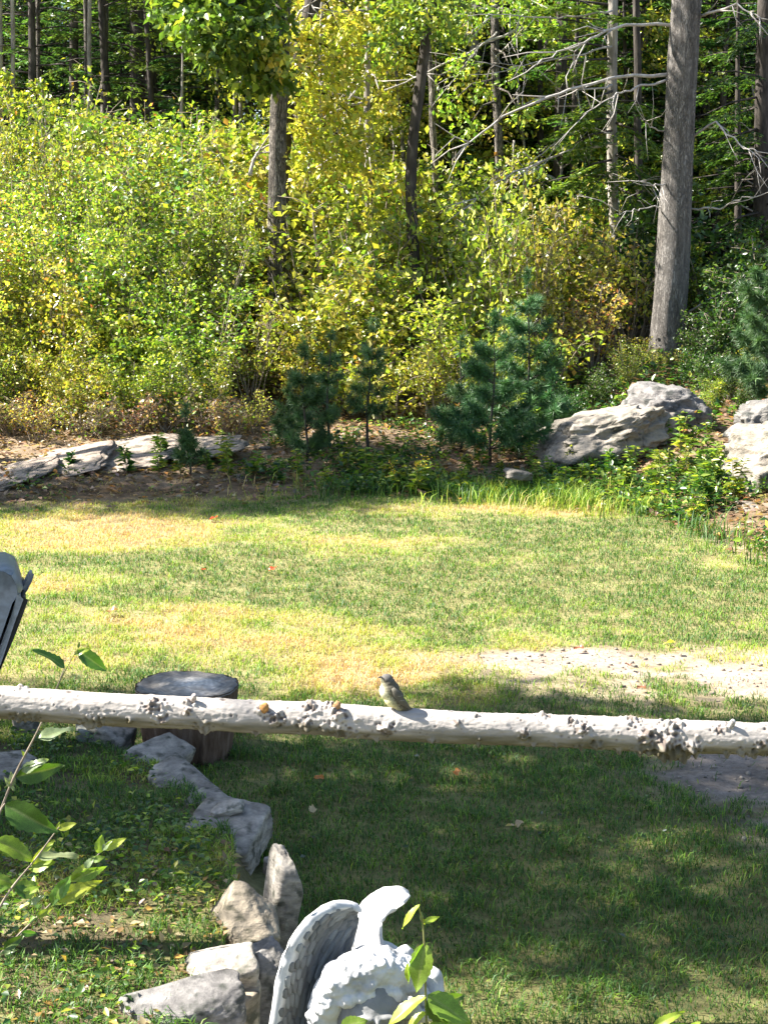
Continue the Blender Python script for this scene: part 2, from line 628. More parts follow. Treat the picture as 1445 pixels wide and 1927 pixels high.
acc = Acc()
yy = 3.55
while yy < 14.6:
    dy = .25
    hw = .262 * yy + .5
    dens = np.interp(yy, [3.5, 5, 7, 9, 11, 14], [10500, 9000, 6800, 4800, 3600, 2500])
    n = int(dens * dy * 2 * hw)
    x = RNG.uniform(-hw, hw, n)
    y = RNG.uniform(yy, yy + dy, n)
    toe = y - np.interp(x, TOE_X, TOE_Y)
    clump = fbm(x * 9, y * 9, 6.0, 3)
    tmk = terrace_mask(x, y)
    keep = RNG.uniform(0, 1, n) > np.clip(bare(x, y) * 1.15 + sstep(-.3, .3, toe) + -.1 * tmk - .25 * clump * (1 + 2 * tmk), 0, .985)
    # keep blades out of the stones and the wall line
    xb = np.interp(y, TB_Y, TB_X, left=-.4, right=-99)
    keep &= ~((np.abs(x - xb + .02) < .06) & (y < 6.5))
    x, y, clump = x[keep], y[keep], clump[keep]
    n = len(x)
    far = np.interp(y, [4, 14], [1.0, 1.5])
    hgt = (.029 + .016 * clump + .009 * RNG.standard_normal(n)).clip(.010, .09) * np.interp(y, [4, 7, 12], [1.0, 1.0, 1.05])
    wid = RNG.uniform(.0022, .0042, n) * far
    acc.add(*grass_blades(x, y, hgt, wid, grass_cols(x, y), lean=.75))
    yy += dy
g = acc.build('lawn_grass', M['grass'], kind='stuff')
tag(g, 'short patchy lawn grass, green in the middle and straw coloured at the edges', 'grass')
print('grass blades tris', len(g.data.polygons))

# taller rough grass at the foot of the bank
acc = Acc()
n = 26000
x = RNG.uniform(-4.4, 4.2, n)
off = RNG.normal(.1, .42, n)
y = np.interp(x, TOE_X, TOE_Y) + off
wgt = .10 * sstep(-.3, .6, x) + 1.0 * blob(x, y, 1.7, 13.6, 1.0, .9) + .25 * blob(x, y, .2, 14.2, 1, .5) + .4 * blob(x, y, 2.6, 12.2, .5, .7)
keep = RNG.uniform(0, 1, n) < wgt * sstep(-.7, .6, fbm(x * 3, y * 3, 1, 3) + .4)
x, y = x[keep], y[keep]
n = len(x)
acc.add(*grass_blades(x, y, RNG.uniform(.07, .24, n), RNG.uniform(.005, .009, n), grass_cols(x, y, -.15), lean=.5))
g = acc.build('tall_grass', M['grass'], kind='stuff')
tag(g, 'taller uncut grass along the foot of the bank below the boulder', 'grass')


# ------------------------------------------------------------------ rocks
def rock(name, label, cat, c, size, rot=(0, 0, 0), seed=0, sub=4, rough=.18, cuts=7, mat='rock_small', tint=(1, 1, 1), group=None, strata=0.0, boxy=False, jitter=.24):
    bm = bmesh.new()
    bmesh.ops.create_icosphere(bm, subdivisions=sub, radius=1.0)
    v = np.array([q.co[:] for q in bm.verts])
    t = np.array([[l.vert.index for l in f.loops] for f in bm.faces])
    bm.free()
    rg = np.random.default_rng(seed + 100)
    # push towards a box, then cut with random planes so that it is angular
    if boxy:
        v = v / (np.abs(v) ** 9).sum(-1, keepdims=True) ** (1 / 9)
        jit = rg.uniform(-jitter, jitter, (2, 2, 2, 3))
        w = (v + 1) / 2
        off = 0
        for a in (0, 1):
            for b in (0, 1):
                for c_ in (0, 1):
                    off = off + ((w[:, 0] if a else 1 - w[:, 0]) * (w[:, 1] if b else 1 - w[:, 1]) * (w[:, 2] if c_ else 1 - w[:, 2]))[:, None] * jit[a, b, c_]
        v = v + off
        rough = rough * .55
    else:
        v = np.sign(v) * np.abs(v) ** .62
    for i in range(cuts):
        nrm = norm(rg.standard_normal(3) * np.array([1, 1, .8]))
        d = rg.uniform(.72, 1.0) * (1.25 if boxy else 1)
        s = v @ nrm - d
        v = v - np.where(s > 0, s * .92, 0)[:, None] * nrm
    nrm = norm(v)
    f = fbm(v[:, 0] * 1.6 + seed * 3.1, v[:, 1] * 1.6, v[:, 2] * 1.6, 5, .55)
    v = v + nrm * (f * rough)[:, None]
    fine = fbm(v[:, 0] * 7 + seed, v[:, 1] * 7, v[:, 2] * 7, 3)
    v = v + nrm * (fine * rough * .18)[:, None]
    if strata:
        q = v[:, 2] * 4.5 + .8 * v[:, 0] + .6 * fbm(v[:, 0] * 2, v[:, 1] * 2, seed, 3)
        v[:, :2] *= (1 + strata * (np.abs((q % 1) - .5) * 2 - .5))[:, None]
        v[:, 2] += strata * .5 * np.sin(v[:, 0] * 7 + v[:, 1] * 3 + seed)
    v = v * np.array(size) * .5
    R = np.array(Euler(rot).to_matrix())
    v = v @ R.T + np.array(c)
    cc = np.array(tint) * (1 + .22 * fbm(v[:, 0] * 9 + seed, v[:, 1] * 9, v[:, 2] * 9, 3))[:, None]
    o = add_mesh(name, v, t, M[mat], np.clip(cc, .2, 2.6), smooth=True, origin=(c[0], c[1], c[2]))
    o.location = [float(q) for q in c]
    return tag(o, label, cat, group)


R = math.radians
WG = 'stones of the low garden wall'
BL, TN, GR, WH = (1.7, 1.6, 1.45), (1.7, 1.5, 1.18), (1.5, 1.48, 1.42), (2.0, 1.9, 1.72)


def wstone(label, px, py, z, size, rot, seed, tint, **kw):
    p = at_z(px, py, z)
    return rock('wall_stone', label, 'stone', p, size, rot, seed, sub=5, tint=tint, group=WG, boxy=True, rough=.11, **kw)


wstone('small pale stone at the far left end of the wall, just under the rail', 48, 1362, .08, (.12, .13, .08), (0, 0, .3), 1, WH)
wstone('grey-green rounded stone in the wall left of the blue-grey block by the stump', 168, 1388, .09, (.11, .15, .13), (.1, .1, .3), 2, (1.4, 1.45, 1.28))
wstone('blue-grey block leaning beside the stump at the far end of the wall', 218, 1388, .10, (.17, .16, .12), (.1, .45, -.3), 3, BL)
wstone('flat low stone tucked under the blue-grey block', 205, 1416, .03, (.24, .16, .07), (0, .1, -.2), 4, GR)
wstone('pointed grey stone in front of the stump base', 296, 1432, .09, (.22, .24, .14), (.2, .32, -.45), 5, (1.75, 1.64, 1.46))
wstone('long low grey stone in the wall curve, nearer than the pointed one', 346, 1494, .10, (.36, .21, .12), (.15, .25, -.85), 6, (1.75, 1.64, 1.46), strata=.03)
wstone('grey stone with a sloping face behind the big slab', 392, 1528, .11, (.20, .20, .12), (.2, .1, -.5), 7, BL)
wstone('small pale tan stone perched on top of the big slab', 428, 1520, .21, (.12, .08, .035), (.1, -.25, .1), 8, WH)
wstone('big blue-grey slab with a flat sunless top and square front', 428, 1576, .11, (.28, .34, .15), (.16, .08, -.22), 91, (1.75, 1.65, 1.48), cuts=3, strata=.02, jitter=.13)
wstone('small round pebble-like stone between the big slab and the upright slab', 511, 1630, .13, (.05, .05, .06), (0, 0, .3), 10, GR)
wstone('tall thin upright slab with a pointed lichen-spotted top', 524, 1722, .18, (.085, .16, .37), (.10, .16, .30), 211, (1.55, 1.48, 1.36), cuts=4, jitter=.16)
wstone('large tan sunlit boulder leaning against the upright slab', 452, 1748, .21, (.17, .20, .21), (.42, .30, .42), 121, TN, cuts=9, jitter=.3)
wstone('pale block with one grey face below the tan boulder', 420, 1826, .25, (.19, .15, .085), (.30, -.22, .22), 131, WH, cuts=5)
wstone('dark grey layered block nearest the bottom edge', 342, 1898, .25, (.28, .17, .10), (.22, -.16, .25), 14, (1.05, 1.04, 1.04), strata=.03, cuts=5)
wstone('tan stone wedged under the layered block', 432, 1912, .14, (.16, .15, .19), (.1, .1, .1), 15, TN)
wstone('tall dark grey face stone behind the angel wing', 500, 1872, .12, (.10, .16, .3), (0, .05, .2), 16, (1.2, 1.18, 1.15))
rock('flat_stone', 'flat bluish stone lying in the shaded grass at the left edge under the rail', 'stone', at_z(22, 1447, .16), (.26, .28, .07), (0, 0, .3), 17, tint=BL, boxy=True)

# rocks on the bank
rock('boulder', 'long sloping grey boulder with a hollow, sunlit below and shaded on top', 'boulder', at(1135, 822, 15.3), (1.5, 1.15, .56), (.1, -.27, .15), 21, sub=6, mat='rock', tint=(1.45, 1.36, 1.22), rough=.24, strata=.015, cuts=9)
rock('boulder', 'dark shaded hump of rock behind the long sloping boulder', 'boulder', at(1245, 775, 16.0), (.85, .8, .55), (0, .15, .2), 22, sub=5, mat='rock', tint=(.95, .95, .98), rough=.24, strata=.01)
rock('boulder', 'sunlit cracked boulder cut off by the right edge', 'boulder', at(1455, 868, 13.4), (.86, .9, .62), (0, -.3, .2), 23, sub=5, mat='rock', tint=(1.5, 1.4, 1.25), rough=.28, strata=.02)
rock('boulder', 'grey boulder behind the cracked one at the right edge', 'boulder', at(1432, 795, 14.3), (.6, .6, .4), (0, -.3, .1), 24, sub=5, mat='rock', tint=(1, 1, 1), rough=.22)
rock('flat_rock', 'low pale rock bedded in brown soil at the right end of the lawn', 'rock', at(1385, 1008, 12.05), (.30, .5, .10), (0, 0, .1), 25, mat='rock', tint=(1.25, 1.2, 1.1))
rock('flat_rock', 'pale gravelly rock shelf below the cracked boulder', 'rock', at(1420, 958, 12.6), (.42, .6, .12), (0, -.1, .2), 26, mat='rock', tint=(1.25, 1.15, 1.05))
rock('flat_rock', 'small whitish rock in the weeds left of the long boulder', 'rock', at(975, 893, 14.0), (.26, .25, .09), (0, .2, .2), 27, mat='rock', tint=(1.0, .95, .88), boxy=True)
rock('ledge_rock', 'pale grey tongue of bare ledge rising at the left, streaked with grit', 'rock', at(118, 876, 15.2), (1.05, 1.3, .10), (.12, -.20, .2), 28, sub=5, mat='rock', tint=(1.7, 1.46, 1.28), strata=.008, rough=.24, cuts=9)
rock('ledge_rock', 'long pale ledge behind the leafy sprig, right of the grey tongue', 'rock', at(250, 856, 15.6), (1.2, 1.4, .09), (.12, -.13, .15), 29, sub=5, mat='rock', tint=(1.75, 1.5, 1.32), strata=.008, rough=.24, cuts=9)
rock('ledge_rock', 'low pale ledge slab touching the left edge', 'rock', at(24, 894, 14.75), (.8, 1.0, .09), (.1, -.2, .1), 30, sub=5, mat='rock', tint=(1.7, 1.46, 1.28), strata=.008, rough=.24, cuts=9)
rock('ledge_rock', 'low tan end of the ledge running into the shade right of the pine seedling', 'rock', at(395, 842, 15.7), (.8, .9, .07), (.1, -.10, .1), 31, sub=5, mat='rock', tint=(1.6, 1.4, 1.22), strata=.008, rough=.24, cuts=9)
for k, (px, py) in enumerate([(500, 846), (585, 855), (640, 838), (452, 900), (700, 878), (660, 905)]):
    p = ground_at(px, py)
    s = random.uniform(.09, .16)
    rock('small_rock', ['pale stone in the shade left of the young pines', 'flat grey stone below the two-stemmed young pine', 'pale chip of stone behind the flat grey one', 'grey stone in the ivy left of the pines', 'small stone below the sparse young pine', 'stone half hidden by leaves right of the ivy'][k], 'rock', p + np.array([0, 0, .01]), (s * 1.4, s, s * .6), (0, 0, random.uniform(0, 3)), 40 + k, sub=3, mat='rock', tint=(1.1, 1.05, 1), group='small rocks on the shaded bank')

# ------------------------------------------------------------------ log rail
RY = 4.1
rail_px = [(-420, 1296), (-200, 1308), (0, 1321), (130, 1330), (250, 1338), (380, 1343), (480, 1350), (600, 1352), (720, 1362), (850, 1368), (1000, 1373), (1130, 1379), (1250, 1386), (1350, 1388), (1445, 1392), (1640, 1400), (1860, 1406)]
rp = np.array([at(px, py, RY) for px, py in rail_px])
rx = np.linspace(rp[0, 0], rp[-1, 0], 1900)
rzc = np.interp(rx, rp[:, 0], rp[:, 2])
ker = np.ones(61) / 61
rzc = np.convolve(np.pad(rzc, 30, 'edge'), ker, 'valid')
seg = 116
ang = np.linspace(0, 2 * np.pi, seg, endpoint=False)       # 0 = towards the camera, pi/2 = up
A, XX = np.meshgrid(ang, rx)
ca, sa = np.cos(A), np.sin(A)
rad = .0465 * (1 + .05 * fbm(XX * 3, ca * .8, sa * .8, 3)) + .0012 * fbm(XX * 16, ca * 4, sa * 4, 4) + .0008 * fbm(XX * 90, ca * 9, sa * 9, 2)


def px2x(px):
    return (px - 722.5) / FPX * 4.37


crev = np.zeros_like(rad)
# burls: pixel x, angle (deg above the camera side), width, height, roughness
burls = [(8, -40, .02, .012, .5), (60, 95, .03, .010, .2), (62, -42, .028, .016, .6), (90, -40, .02, .014, .6), (28, 40, .008, .006, 1), (190, -35, .045, .017, .6),
         (126, 20, .006, .005, 1), (235, 12, .006, .005, 1), (262, -22, .012, .008, .8), (305, 42, .035, .010, 1.0), (320, -12, .022, .014, .9), (365, 60, .016, .014, .7), (368, 25, .014, .012, 1), (395, -42, .035, .022, .6),
         (446, 18, .010, .006, 1), (500, 45, .020, .022, .8), (525, 15, .030, .020, 1.0), (488, -50, .014, .014, .5), (590, 62, .030, .020, .9), (625, 75, .022, .020, 1.0), (640, 35, .030, .018, 1.0), (580, -12, .03, .016, .7), (640, -30, .05, .012, .6), (725, -5, .028, .020, 1.0),
         (712, -52, .010, .012, .4), (690, -38, .008, .010, .4), (812, -35, .014, .012, .6), (855, 32, .012, .010, 1), (897, -25, .006, .010, .5), (896, -55, .008, .008, .4), (890, 70, .012, .007, .7),
         (972, 52, .008, .006, 1), (978, 0, .020, .012, 1.0), (995, -42, .010, .014, .5), (1035, -42, .012, .012, .6), (1062, 62, .018, .012, 1), (1085, 28, .026, .016, 1.0), (1078, -45, .014, .018, .6), (1110, -35, .024, .020, .7),
         (1148, 22, .007, .005, 1), (1150, -55, .014, .016, .4), (1190, -40, .03, .020, .6), (1200, 20, .03, .012, 1), (1222, -10, .05, .026, .9), (1235, -45, .05, .032, .9), (1245, 60, .04, .012, .7), (1265, -48, .05, .030, 1.0), (1285, -20, .03, .014, .8),
         (1330, 45, .014, .009, 1), (1346, 58, .016, .014, .4), (1348, -48, .012, .016, .5), (1372, -42, .016, .018, .5), (1395, -38, .024, .020, .8), (1425, -42, .018, .018, .6), (1410, 0, .02, .008, .6), (1440, 60, .03, .012, .6),
         (150, 80, .02, .006, .8), (430, 85, .02, .006, .8), (760, 90, .03, .004, .8), (1010, 88, .03, .008, .9), (1175, 88, .03, .008, .9),
         (-90, -20, .03, .016, .8), (-160, 30, .03, .014, .8), (-260, -30, .03, .014, .8), (1500, 10, .03, .02, .8), (1580, -30, .03, .02, .8), (1680, 40, .03, .015, .8)]
rid = 1 - np.abs(fbm(XX * 48, ca * 2.6, sa * 2.6, 3))
lump = np.clip(.15 + .55 * fbm(XX * 85, ca * 4.4, sa * 4.4, 3) + .75 * rid, -.3, 1.6)
pit = np.clip(fbm(XX * 55 + 9, ca * 3 + 4, sa * 3, 3), -1, 1)
rgb = np.random.default_rng(17)


def knob(x0, a0, r_, h_, dark=0.0, sharp=2.0):
    i0_, i1_ = np.searchsorted(rx, [x0 - r_ * 2.2, x0 + r_ * 2.2])
    if i1_ - i0_ < 2:
        return
    sl = slice(i0_, i1_)
    da = (A[sl] - a0 + np.pi) % (2 * np.pi) - np.pi
    e = np.sqrt(((XX[sl] - x0) / r_) ** 2 + (da * .052 / r_) ** 2)
    w = np.exp(-e ** sharp)
    rad[sl] += w * h_
    crev[sl] += w * dark


for bx, ba, bw, bh, br in burls:
    a0 = R(ba)
    x0 = px2x(bx)
    if bh < .007:                                    # a small dark knot hole with a lip
        knob(x0, a0, bw * .9, bh * .5)
        knob(x0, a0, bw * .45, -bh * .9, 1.3)
        continue
    knob(x0, a0, bw * .62, bh * .34, 0, 2.4)
    n_ = int(8 + 70 * br * (bw / .03) ** 1.3)
    for q in range(n_):
        u_, v_ = rgb.normal(0, .46 * bw, 2)
        s_ = rgb.uniform(.0024, .0066) * (.8 + .25 * bw / .03)
        if rgb.random() < .30 + .12 * br:
            knob(x0 + u_, a0 + v_ / .052, s_ * .75, -s_ * .75, 1.1)
        else:
            knob(x0 + u_, a0 + v_ / .052, s_, s_ * rgb.uniform(.45, .95), 0, 2.6)
for q in range(520):                                 # lone pimples and scars along the bark
    x0, a0 = rgb.uniform(rx[0], rx[-1]), rgb.uniform(-2.2, 2.2)
    s_ = rgb.uniform(.002, .0058)
    if q % 3 == 0:
        knob(x0, a0, s_ * .8, -s_ * .4, .9)
    else:
        knob(x0, a0, s_ * 1.3, s_ * .5)
vr = np.stack([XX + 0 * ca, RY - ca * rad, rzc[:, None] + sa * rad], -1).reshape(-1, 3)
nrow, ncol = A.shape
i0 = (np.arange(nrow - 1)[:, None] * ncol + np.arange(ncol)[None])
i1 = (np.arange(nrow - 1)[:, None] * ncol + (np.arange(ncol)[None] + 1) % ncol)
rq = np.stack([i0, i1, i1 + ncol, i0 + ncol], -1).reshape(-1, 4)
caps = np.array([[0, (k + 1), k] for k in range(1, ncol - 1)] + [[(nrow - 1) * ncol, (nrow - 1) * ncol + k, (nrow - 1) * ncol + k + 1] for k in range(1, ncol - 1)])
base = np.array([.40, .365, .33])
rc = base * (1 + .10 * fbm(XX * 6, ca * 2, sa * 2, 4)[..., None])
rc = rc * (1 - .10 * np.clip(fbm(XX * 40, ca * 9, sa * 9, 3), 0, 1)[..., None])
cr = np.clip(crev, 0, 1)[..., None]
rc = rc * (1 - .8 * cr) + np.array([.12, .09, .075]) * .8 * cr
under_shade = np.clip(sstep(.08, -.42, sa + .2 * fbm(XX * 8, ca * 2, sa * 2, 3)) * (.85 + .3 * fbm(XX * 12, ca * 3, sa * 3, 3)), 0, 1)[..., None]  # dark olive underside: the log's shade put into its colour
rc = rc * (1 - .8 * under_shade) + np.array([.085, .075, .035]) * .8 * under_shade
M['rail'] = noisy_mat('weathered_log', [(.3, (.8, .79, .78)), (.7, (1.0, 1.0, 1.0))], 40, (.25, 1, 1), bump=.5, bdist=.006, use_col=True, rough=.9, spec=.12)
rail = thing('log_rail', 'knobbly grey-white log rail running across the whole picture', 'rail', (0, RY, rzc[950]))
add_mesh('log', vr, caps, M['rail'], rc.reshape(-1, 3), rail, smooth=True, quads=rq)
for bx, ba, ln, rr, cl in [(497, 45, .016, .013, (.42, .22, .08)), (628, 62, .012, .010, (.34, .2, .1)), (1346, 62, .014, .009, (.44, .41, .38)), (368, 66, .012, .008, (.45, .38, .34))]:
    x0 = px2x(bx)
    z0 = float(np.interp(x0, rx, rzc))
    d = np.array([.25, -math.cos(R(ba)), math.sin(R(ba))])
    p0 = np.array([x0, RY, z0]) + d * .045
    pts = np.array([p0 + d * (ln + .012) * k / 4 for k in range(5)])
    v, t = tube(pts, [rr, rr * 1.05, rr, rr * .9, rr * .7], 12, rough=.25, seed=bx)
    c = np.repeat(np.array([cl]), len(v), 0) * (1 + .25 * RNG.standard_normal((len(v), 1)))
    add_mesh('branch_stub', v, t, M['rail'], np.clip(c, .03, .9), rail, smooth=True)
for px in (-330, 1770):
    x0 = px2x(px)
    zt = float(np.interp(x0, rx, rzc)) - .055
    z0 = hz(x0, RY) - .1
    pts = np.array([[x0 + .01 * math.sin(k), RY, z0 + (zt - z0) * k / 8] for k in range(9)])
    v, t = tube(pts, np.linspace(.06, .05, 9), 14, rough=.1, seed=px)
    add_mesh('post', v, t, M['rail'], np.repeat(base[None] * .8, len(v), 0), rail, smooth=True)

# ------------------------------------------------------------------ stump
sp = at_z(347, 1436, hz(-.87, 6.3))
sx, sy = float(sp[0]) + .005, float(sp[1]) + .12
sz0 = hz(sx, sy)
ztop = at(347, 1287, sy)[2]
hs = ztop - sz0
stump = thing('tree_stump', 'dark weathered tree stump set upright behind the wall stones', 'stump', (sx, sy, sz0))
ns, nv = 96, 26
th = np.linspace(0, 2 * np.pi, ns, endpoint=False)
TH, VV = np.meshgrid(th, np.linspace(0, 1, nv))
ct, st = np.cos(TH), np.sin(TH)
rr = .205 + .012 * fbm(ct * 1.3, st * 1.3, 0.0, 3) + np.interp(VV, [0, .12, .5, 1], [-.018, -.02, 0.0, .020])
crk = np.abs(fbm(ct * 5.5, st * 5.5, VV * .25, 3))
rr = rr - .014 * np.clip(1 - crk * 6, 0, 1) + .004 * fbm(ct * 12, st * 12, VV * .8, 3)
v = np.stack([sx + rr * ct, sy + rr * st, sz0 - .03 + (hs + .03) * VV + .006 * np.sin(3 * TH + 1) * VV], -1).reshape(-1, 3)
i0 = np.arange(nv - 1)[:, None] * ns + np.arange(ns)[None]
i1 = np.arange(nv - 1)[:, None] * ns + (np.arange(ns)[None] + 1) % ns
M['stump'] = noisy_mat('stump_bark', [(.25, (.02, .014, .01)), (.5, (.10, .062, .04)), (.75, (.22, .17, .13))], 20, (1, 1, .12), bump=.9, bdist=.02)
add_mesh('bark', v, None, M['stump'], None, stump, smooth=True, quads=np.stack([i0, i1, i1 + ns, i0 + ns], -1).reshape(-1, 4))
nr = 22
RR, T2 = np.meshgrid(np.linspace(0, 1, nr), th, indexing='ij')
edge = rr[-1][None]
rad_ = RR * (edge + .002)
zz = ztop + .003 + .006 * np.sin(3 * T2 + 1) * RR - .014 * np.exp(-((RR - .72) / .18) ** 2) * (.6 + .6 * fbm(np.cos(T2) * 1.5, np.sin(T2) * 1.5, 3.0, 3)) + .004 * fbm(np.cos(T2) * RR * 9, np.sin(T2) * RR * 9, 1.0, 4) - .012 * (RR > .985)
v = np.stack([sx + rad_ * np.cos(T2), sy + rad_ * np.sin(T2), zz], -1).reshape(-1, 3)
i0 = np.arange(nr - 1)[:, None] * ns + np.arange(ns)[None]
i1 = np.arange(nr - 1)[:, None] * ns + (np.arange(ns)[None] + 1) % ns
ring = .5 + .5 * np.sin(RR * 60 + 5 * fbm(np.cos(T2) * RR * 2.5, np.sin(T2) * RR * 2.5, 2.0, 3))
centre = np.exp(-(((RR * np.cos(T2) - .15) / .5) ** 2 + (RR * np.sin(T2) / .55) ** 2))[..., None]
tc_ = (np.array([.21, .19, .165]) * (1 - centre) + np.array([.58, .55, .50]) * centre) * (.75 + .35 * ring[..., None]) * (1 + .25 * fbm(RR * np.cos(T2) * 6, RR * np.sin(T2) * 6, 8.0, 3))[..., None]
M['cut'] = noisy_mat('cut_wood', [(.3, (.6, .6, .6)), (.7, (1.1, 1.1, 1.1))], 30, bump=.5, bdist=.006, use_col=True)
add_mesh('cut_top', v, None, M['cut'], np.clip(tc_.reshape(-1, 3), .02, .7), stump, smooth=True, quads=np.stack([i0, i1, i1 + ns, i0 + ns], -1).reshape(-1, 4))
for k, (pxa, w, h0, h1, dark) in enumerate([(272, .075, .0, .26, 0), (300, .05, 0.02, .24, 1), (322, .06, 0, .27, 0), (352, .07, .05, .25, 1), (388, .06, 0, .25, 1)]):
    off_ = np.clip((pxa - 347) / 433.0 / .205, -.97, .97)
    a0 = math.asin(off_)
    nn = np.array([math.sin(a0), -math.cos(a0), 0])
    tt = np.array([math.cos(a0), math.sin(a0), 0])
    c0 = np.array([sx, sy, sz0]) + nn * .185
    us = np.linspace(-.5, .5, 6)
    vs = np.linspace(0, 1, 7)
    U, V_ = np.meshgrid(us, vs)
    tip_ = h1 + .03 * fbm(U * 5 + k * 3, 0 * U, 1.0, 2)
    zz_ = h0 + (tip_ - h0) * V_
    dep = .013 + .004 * fbm(U * 6 + k, V_ * 3, 2.0, 3) - .01 * V_ - .016 * (U * 2) ** 4
    fr = c0 + tt * (U * w)[..., None] + nn * dep[..., None] + np.array([0, 0, 1.0]) * zz_[..., None]
    bk = fr - nn * .035
    vv = np.concatenate([fr.reshape(-1, 3), bk.reshape(-1, 3)])
    q = []
    for a in range(6):
        for b in range(5):
            i = a * 6 + b
            q.append([i, i + 1, i + 7, i + 6])
            q.append([42 + i, 42 + i + 6, 42 + i + 7, 42 + i + 1])
    for b in range(5):
        q.append([b, 42 + b, 42 + b + 1, b + 1])
        q.append([36 + b, 36 + b + 1, 78 + b + 1, 78 + b])
    for a in range(6):
        q.append([a * 6, a * 6 + 6, 42 + a * 6 + 6, 42 + a * 6])
        q.append([a * 6 + 5, 42 + a * 6 + 5, 42 + a * 6 + 11, a * 6 + 11])
    add_mesh('bark_slab', vv, None, M['stump'] if dark else M['bark_pale'], None, stump, quads=q, smooth=False)

# ------------------------------------------------------------------ grill at the left edge
def paint_mat(name, c, rough=.35, metal=0.0):
    m, nt, out = new_mat(name)
    tcx = N(nt, 'ShaderNodeTexCoord')
    nz = N(nt, 'ShaderNodeTexNoise', i_Scale=35.0, i_Detail=6.0)
    nt.links.new(tcx.outputs['Object'], nz.inputs['Vector'])
    rp_ = ramp(nt, [(.35, tuple(q * .8 for q in c)), (.65, tuple(min(1, q * 1.2) for q in c))])
    nt.links.new(nz.outputs['Fac'], rp_.inputs[0])
    rr_ = N(nt, 'ShaderNodeMapRange')
    rr_.inputs['To Min'].default_value = rough * .8
    rr_.inputs['To Max'].default_value = rough * 1.3
    nt.links.new(nz.outputs['Fac'], rr_.inputs['Value'])
    p_ = N(nt, 'ShaderNodeBsdfPrincipled', i_Metallic=metal)
    nt.links.new(rp_.outputs[0], p_.inputs['Base Color'])
    nt.links.new(rr_.outputs[0], p_.inputs['Roughness'])
    nt.links.new(p_.outputs[0], out.inputs[0])
    return m


M['grill'] = paint_mat('grey_enamel', (.16, .18, .20), .38)
M['black'] = paint_mat('black_metal', (.018, .018, .02), .5)
M['grillrim'] = paint_mat('grey_rim', (.26, .27, .28), .5)
GYD = 6.2
ko = np.linalg.norm(at(0, 1150, GYD) - CAMP) / FPX
gbase = at(-70, 1432, GYD)
gbz = hz(gbase[0], GYD)
grill = thing('grill', 'dark grey grill with its lid tilted open, cut off by the left edge', 'grill', (gbase[0], GYD, gbz))


def gp(px, py, dy=0.0):
    p = at(px, py, GYD)
    return np.array([p[0] - .25 * dy, GYD + .968 * dy, p[2]])


def sweep_profile(prof, y0, y1, name, mat, ny=10, taper=.0, close=True):
    """a shell made by sweeping a pixel outline through depth with rounded ends"""
    prof = np.array([gp(*q) for q in prof])
    n = len(prof)
    cen = prof.mean(0)
    vs, qs = [], []
    ys = np.linspace(-1, 1, ny)
    for k, y in enumerate(ys):
        s = 1 - taper * abs(y) ** 4
        p = cen + (prof - cen) * s
        off_y = (y0 + y1) / 2 + y * (y1 - y0) / 2
        p[:, 1] = GYD + off_y * .968
        p[:, 0] += off_y * -.25
        vs.append(p)
    v_ = np.concatenate(vs)
    for k in range(ny - 1):
        for i in range(n):
            j = (i + 1) % n
            qs.append([k * n + i, k * n + j, (k + 1) * n + j, (k + 1) * n + i])
    from mathutils.geometry import tessellate_polygon
    tq = tessellate_polygon([[Vector((q[0], q[2], 0)) for q in prof]])
    tr = [list(q) for q in tq] + [[(ny - 1) * n + i for i in q] for q in tq]
    o = add_mesh(name, v_, tr, mat, None, grill, quads=qs, smooth=False)
    bv = o.modifiers.new('b', 'BEVEL')
    bv.width = .006
    bv.segments = 2
    bv.limit_method = 'ANGLE'
    return o


hood = sweep_profile([(-190, 1052), (-60, 1049), (14, 1050), (30, 1057), (38, 1076), (44, 1096), (30, 1112), (-2, 1212), (-30, 1250), (-120, 1262), (-215, 1180), (-222, 1090)], -.22, .22, 'hood', M['grill'], 12, .10)
sweep_profile([(33, 1100), (40, 1106), (26, 1150), (2, 1222), (-20, 1262), (-28, 1258), (-6, 1212), (20, 1140)], -.235, .235, 'hood_rim', M['grillrim'], 6)
sweep_profile([(42, 1104), (49, 1108), (36, 1150), (20, 1184), (2, 1232), (-12, 1268), (-19, 1264), (0, 1214), (26, 1148)], -.23, .23, 'lower_rim', M['black'], 6)
sweep_profile([(30, 1112), (46, 1096), (54, 1080), (58, 1075), (62, 1077), (61, 1088), (52, 1106), (38, 1122)], -.05, .05, 'lid_handle', M['grillrim'], 5)
v, t = tube(np.array([gp(16, 1189), gp(20, 1189), gp(28, 1190)]), [.008, .014, .014], 10)
add_mesh('knob', v, t, M['black'], None, grill)
sweep_profile([(-240, 1190), (-30, 1262), (-12, 1270), (-24, 1310), (-225, 1310)], -.2, .2, 'firebox', M['black'], 6, .05)
for lx, dy in ((-4, -.16), (-4, .16), (-205, -.16), (-205, .16)):
    top = gp(lx - 22 if lx > -100 else lx, 1300, dy)
    bot = gp(lx, 1432, dy)
    bot[2] = hz(bot[0], bot[1]) - .01
    v, t = tube(np.array([top, bot]), .013, 10)
    add_mesh('leg', v, t, M['black'], None, grill)

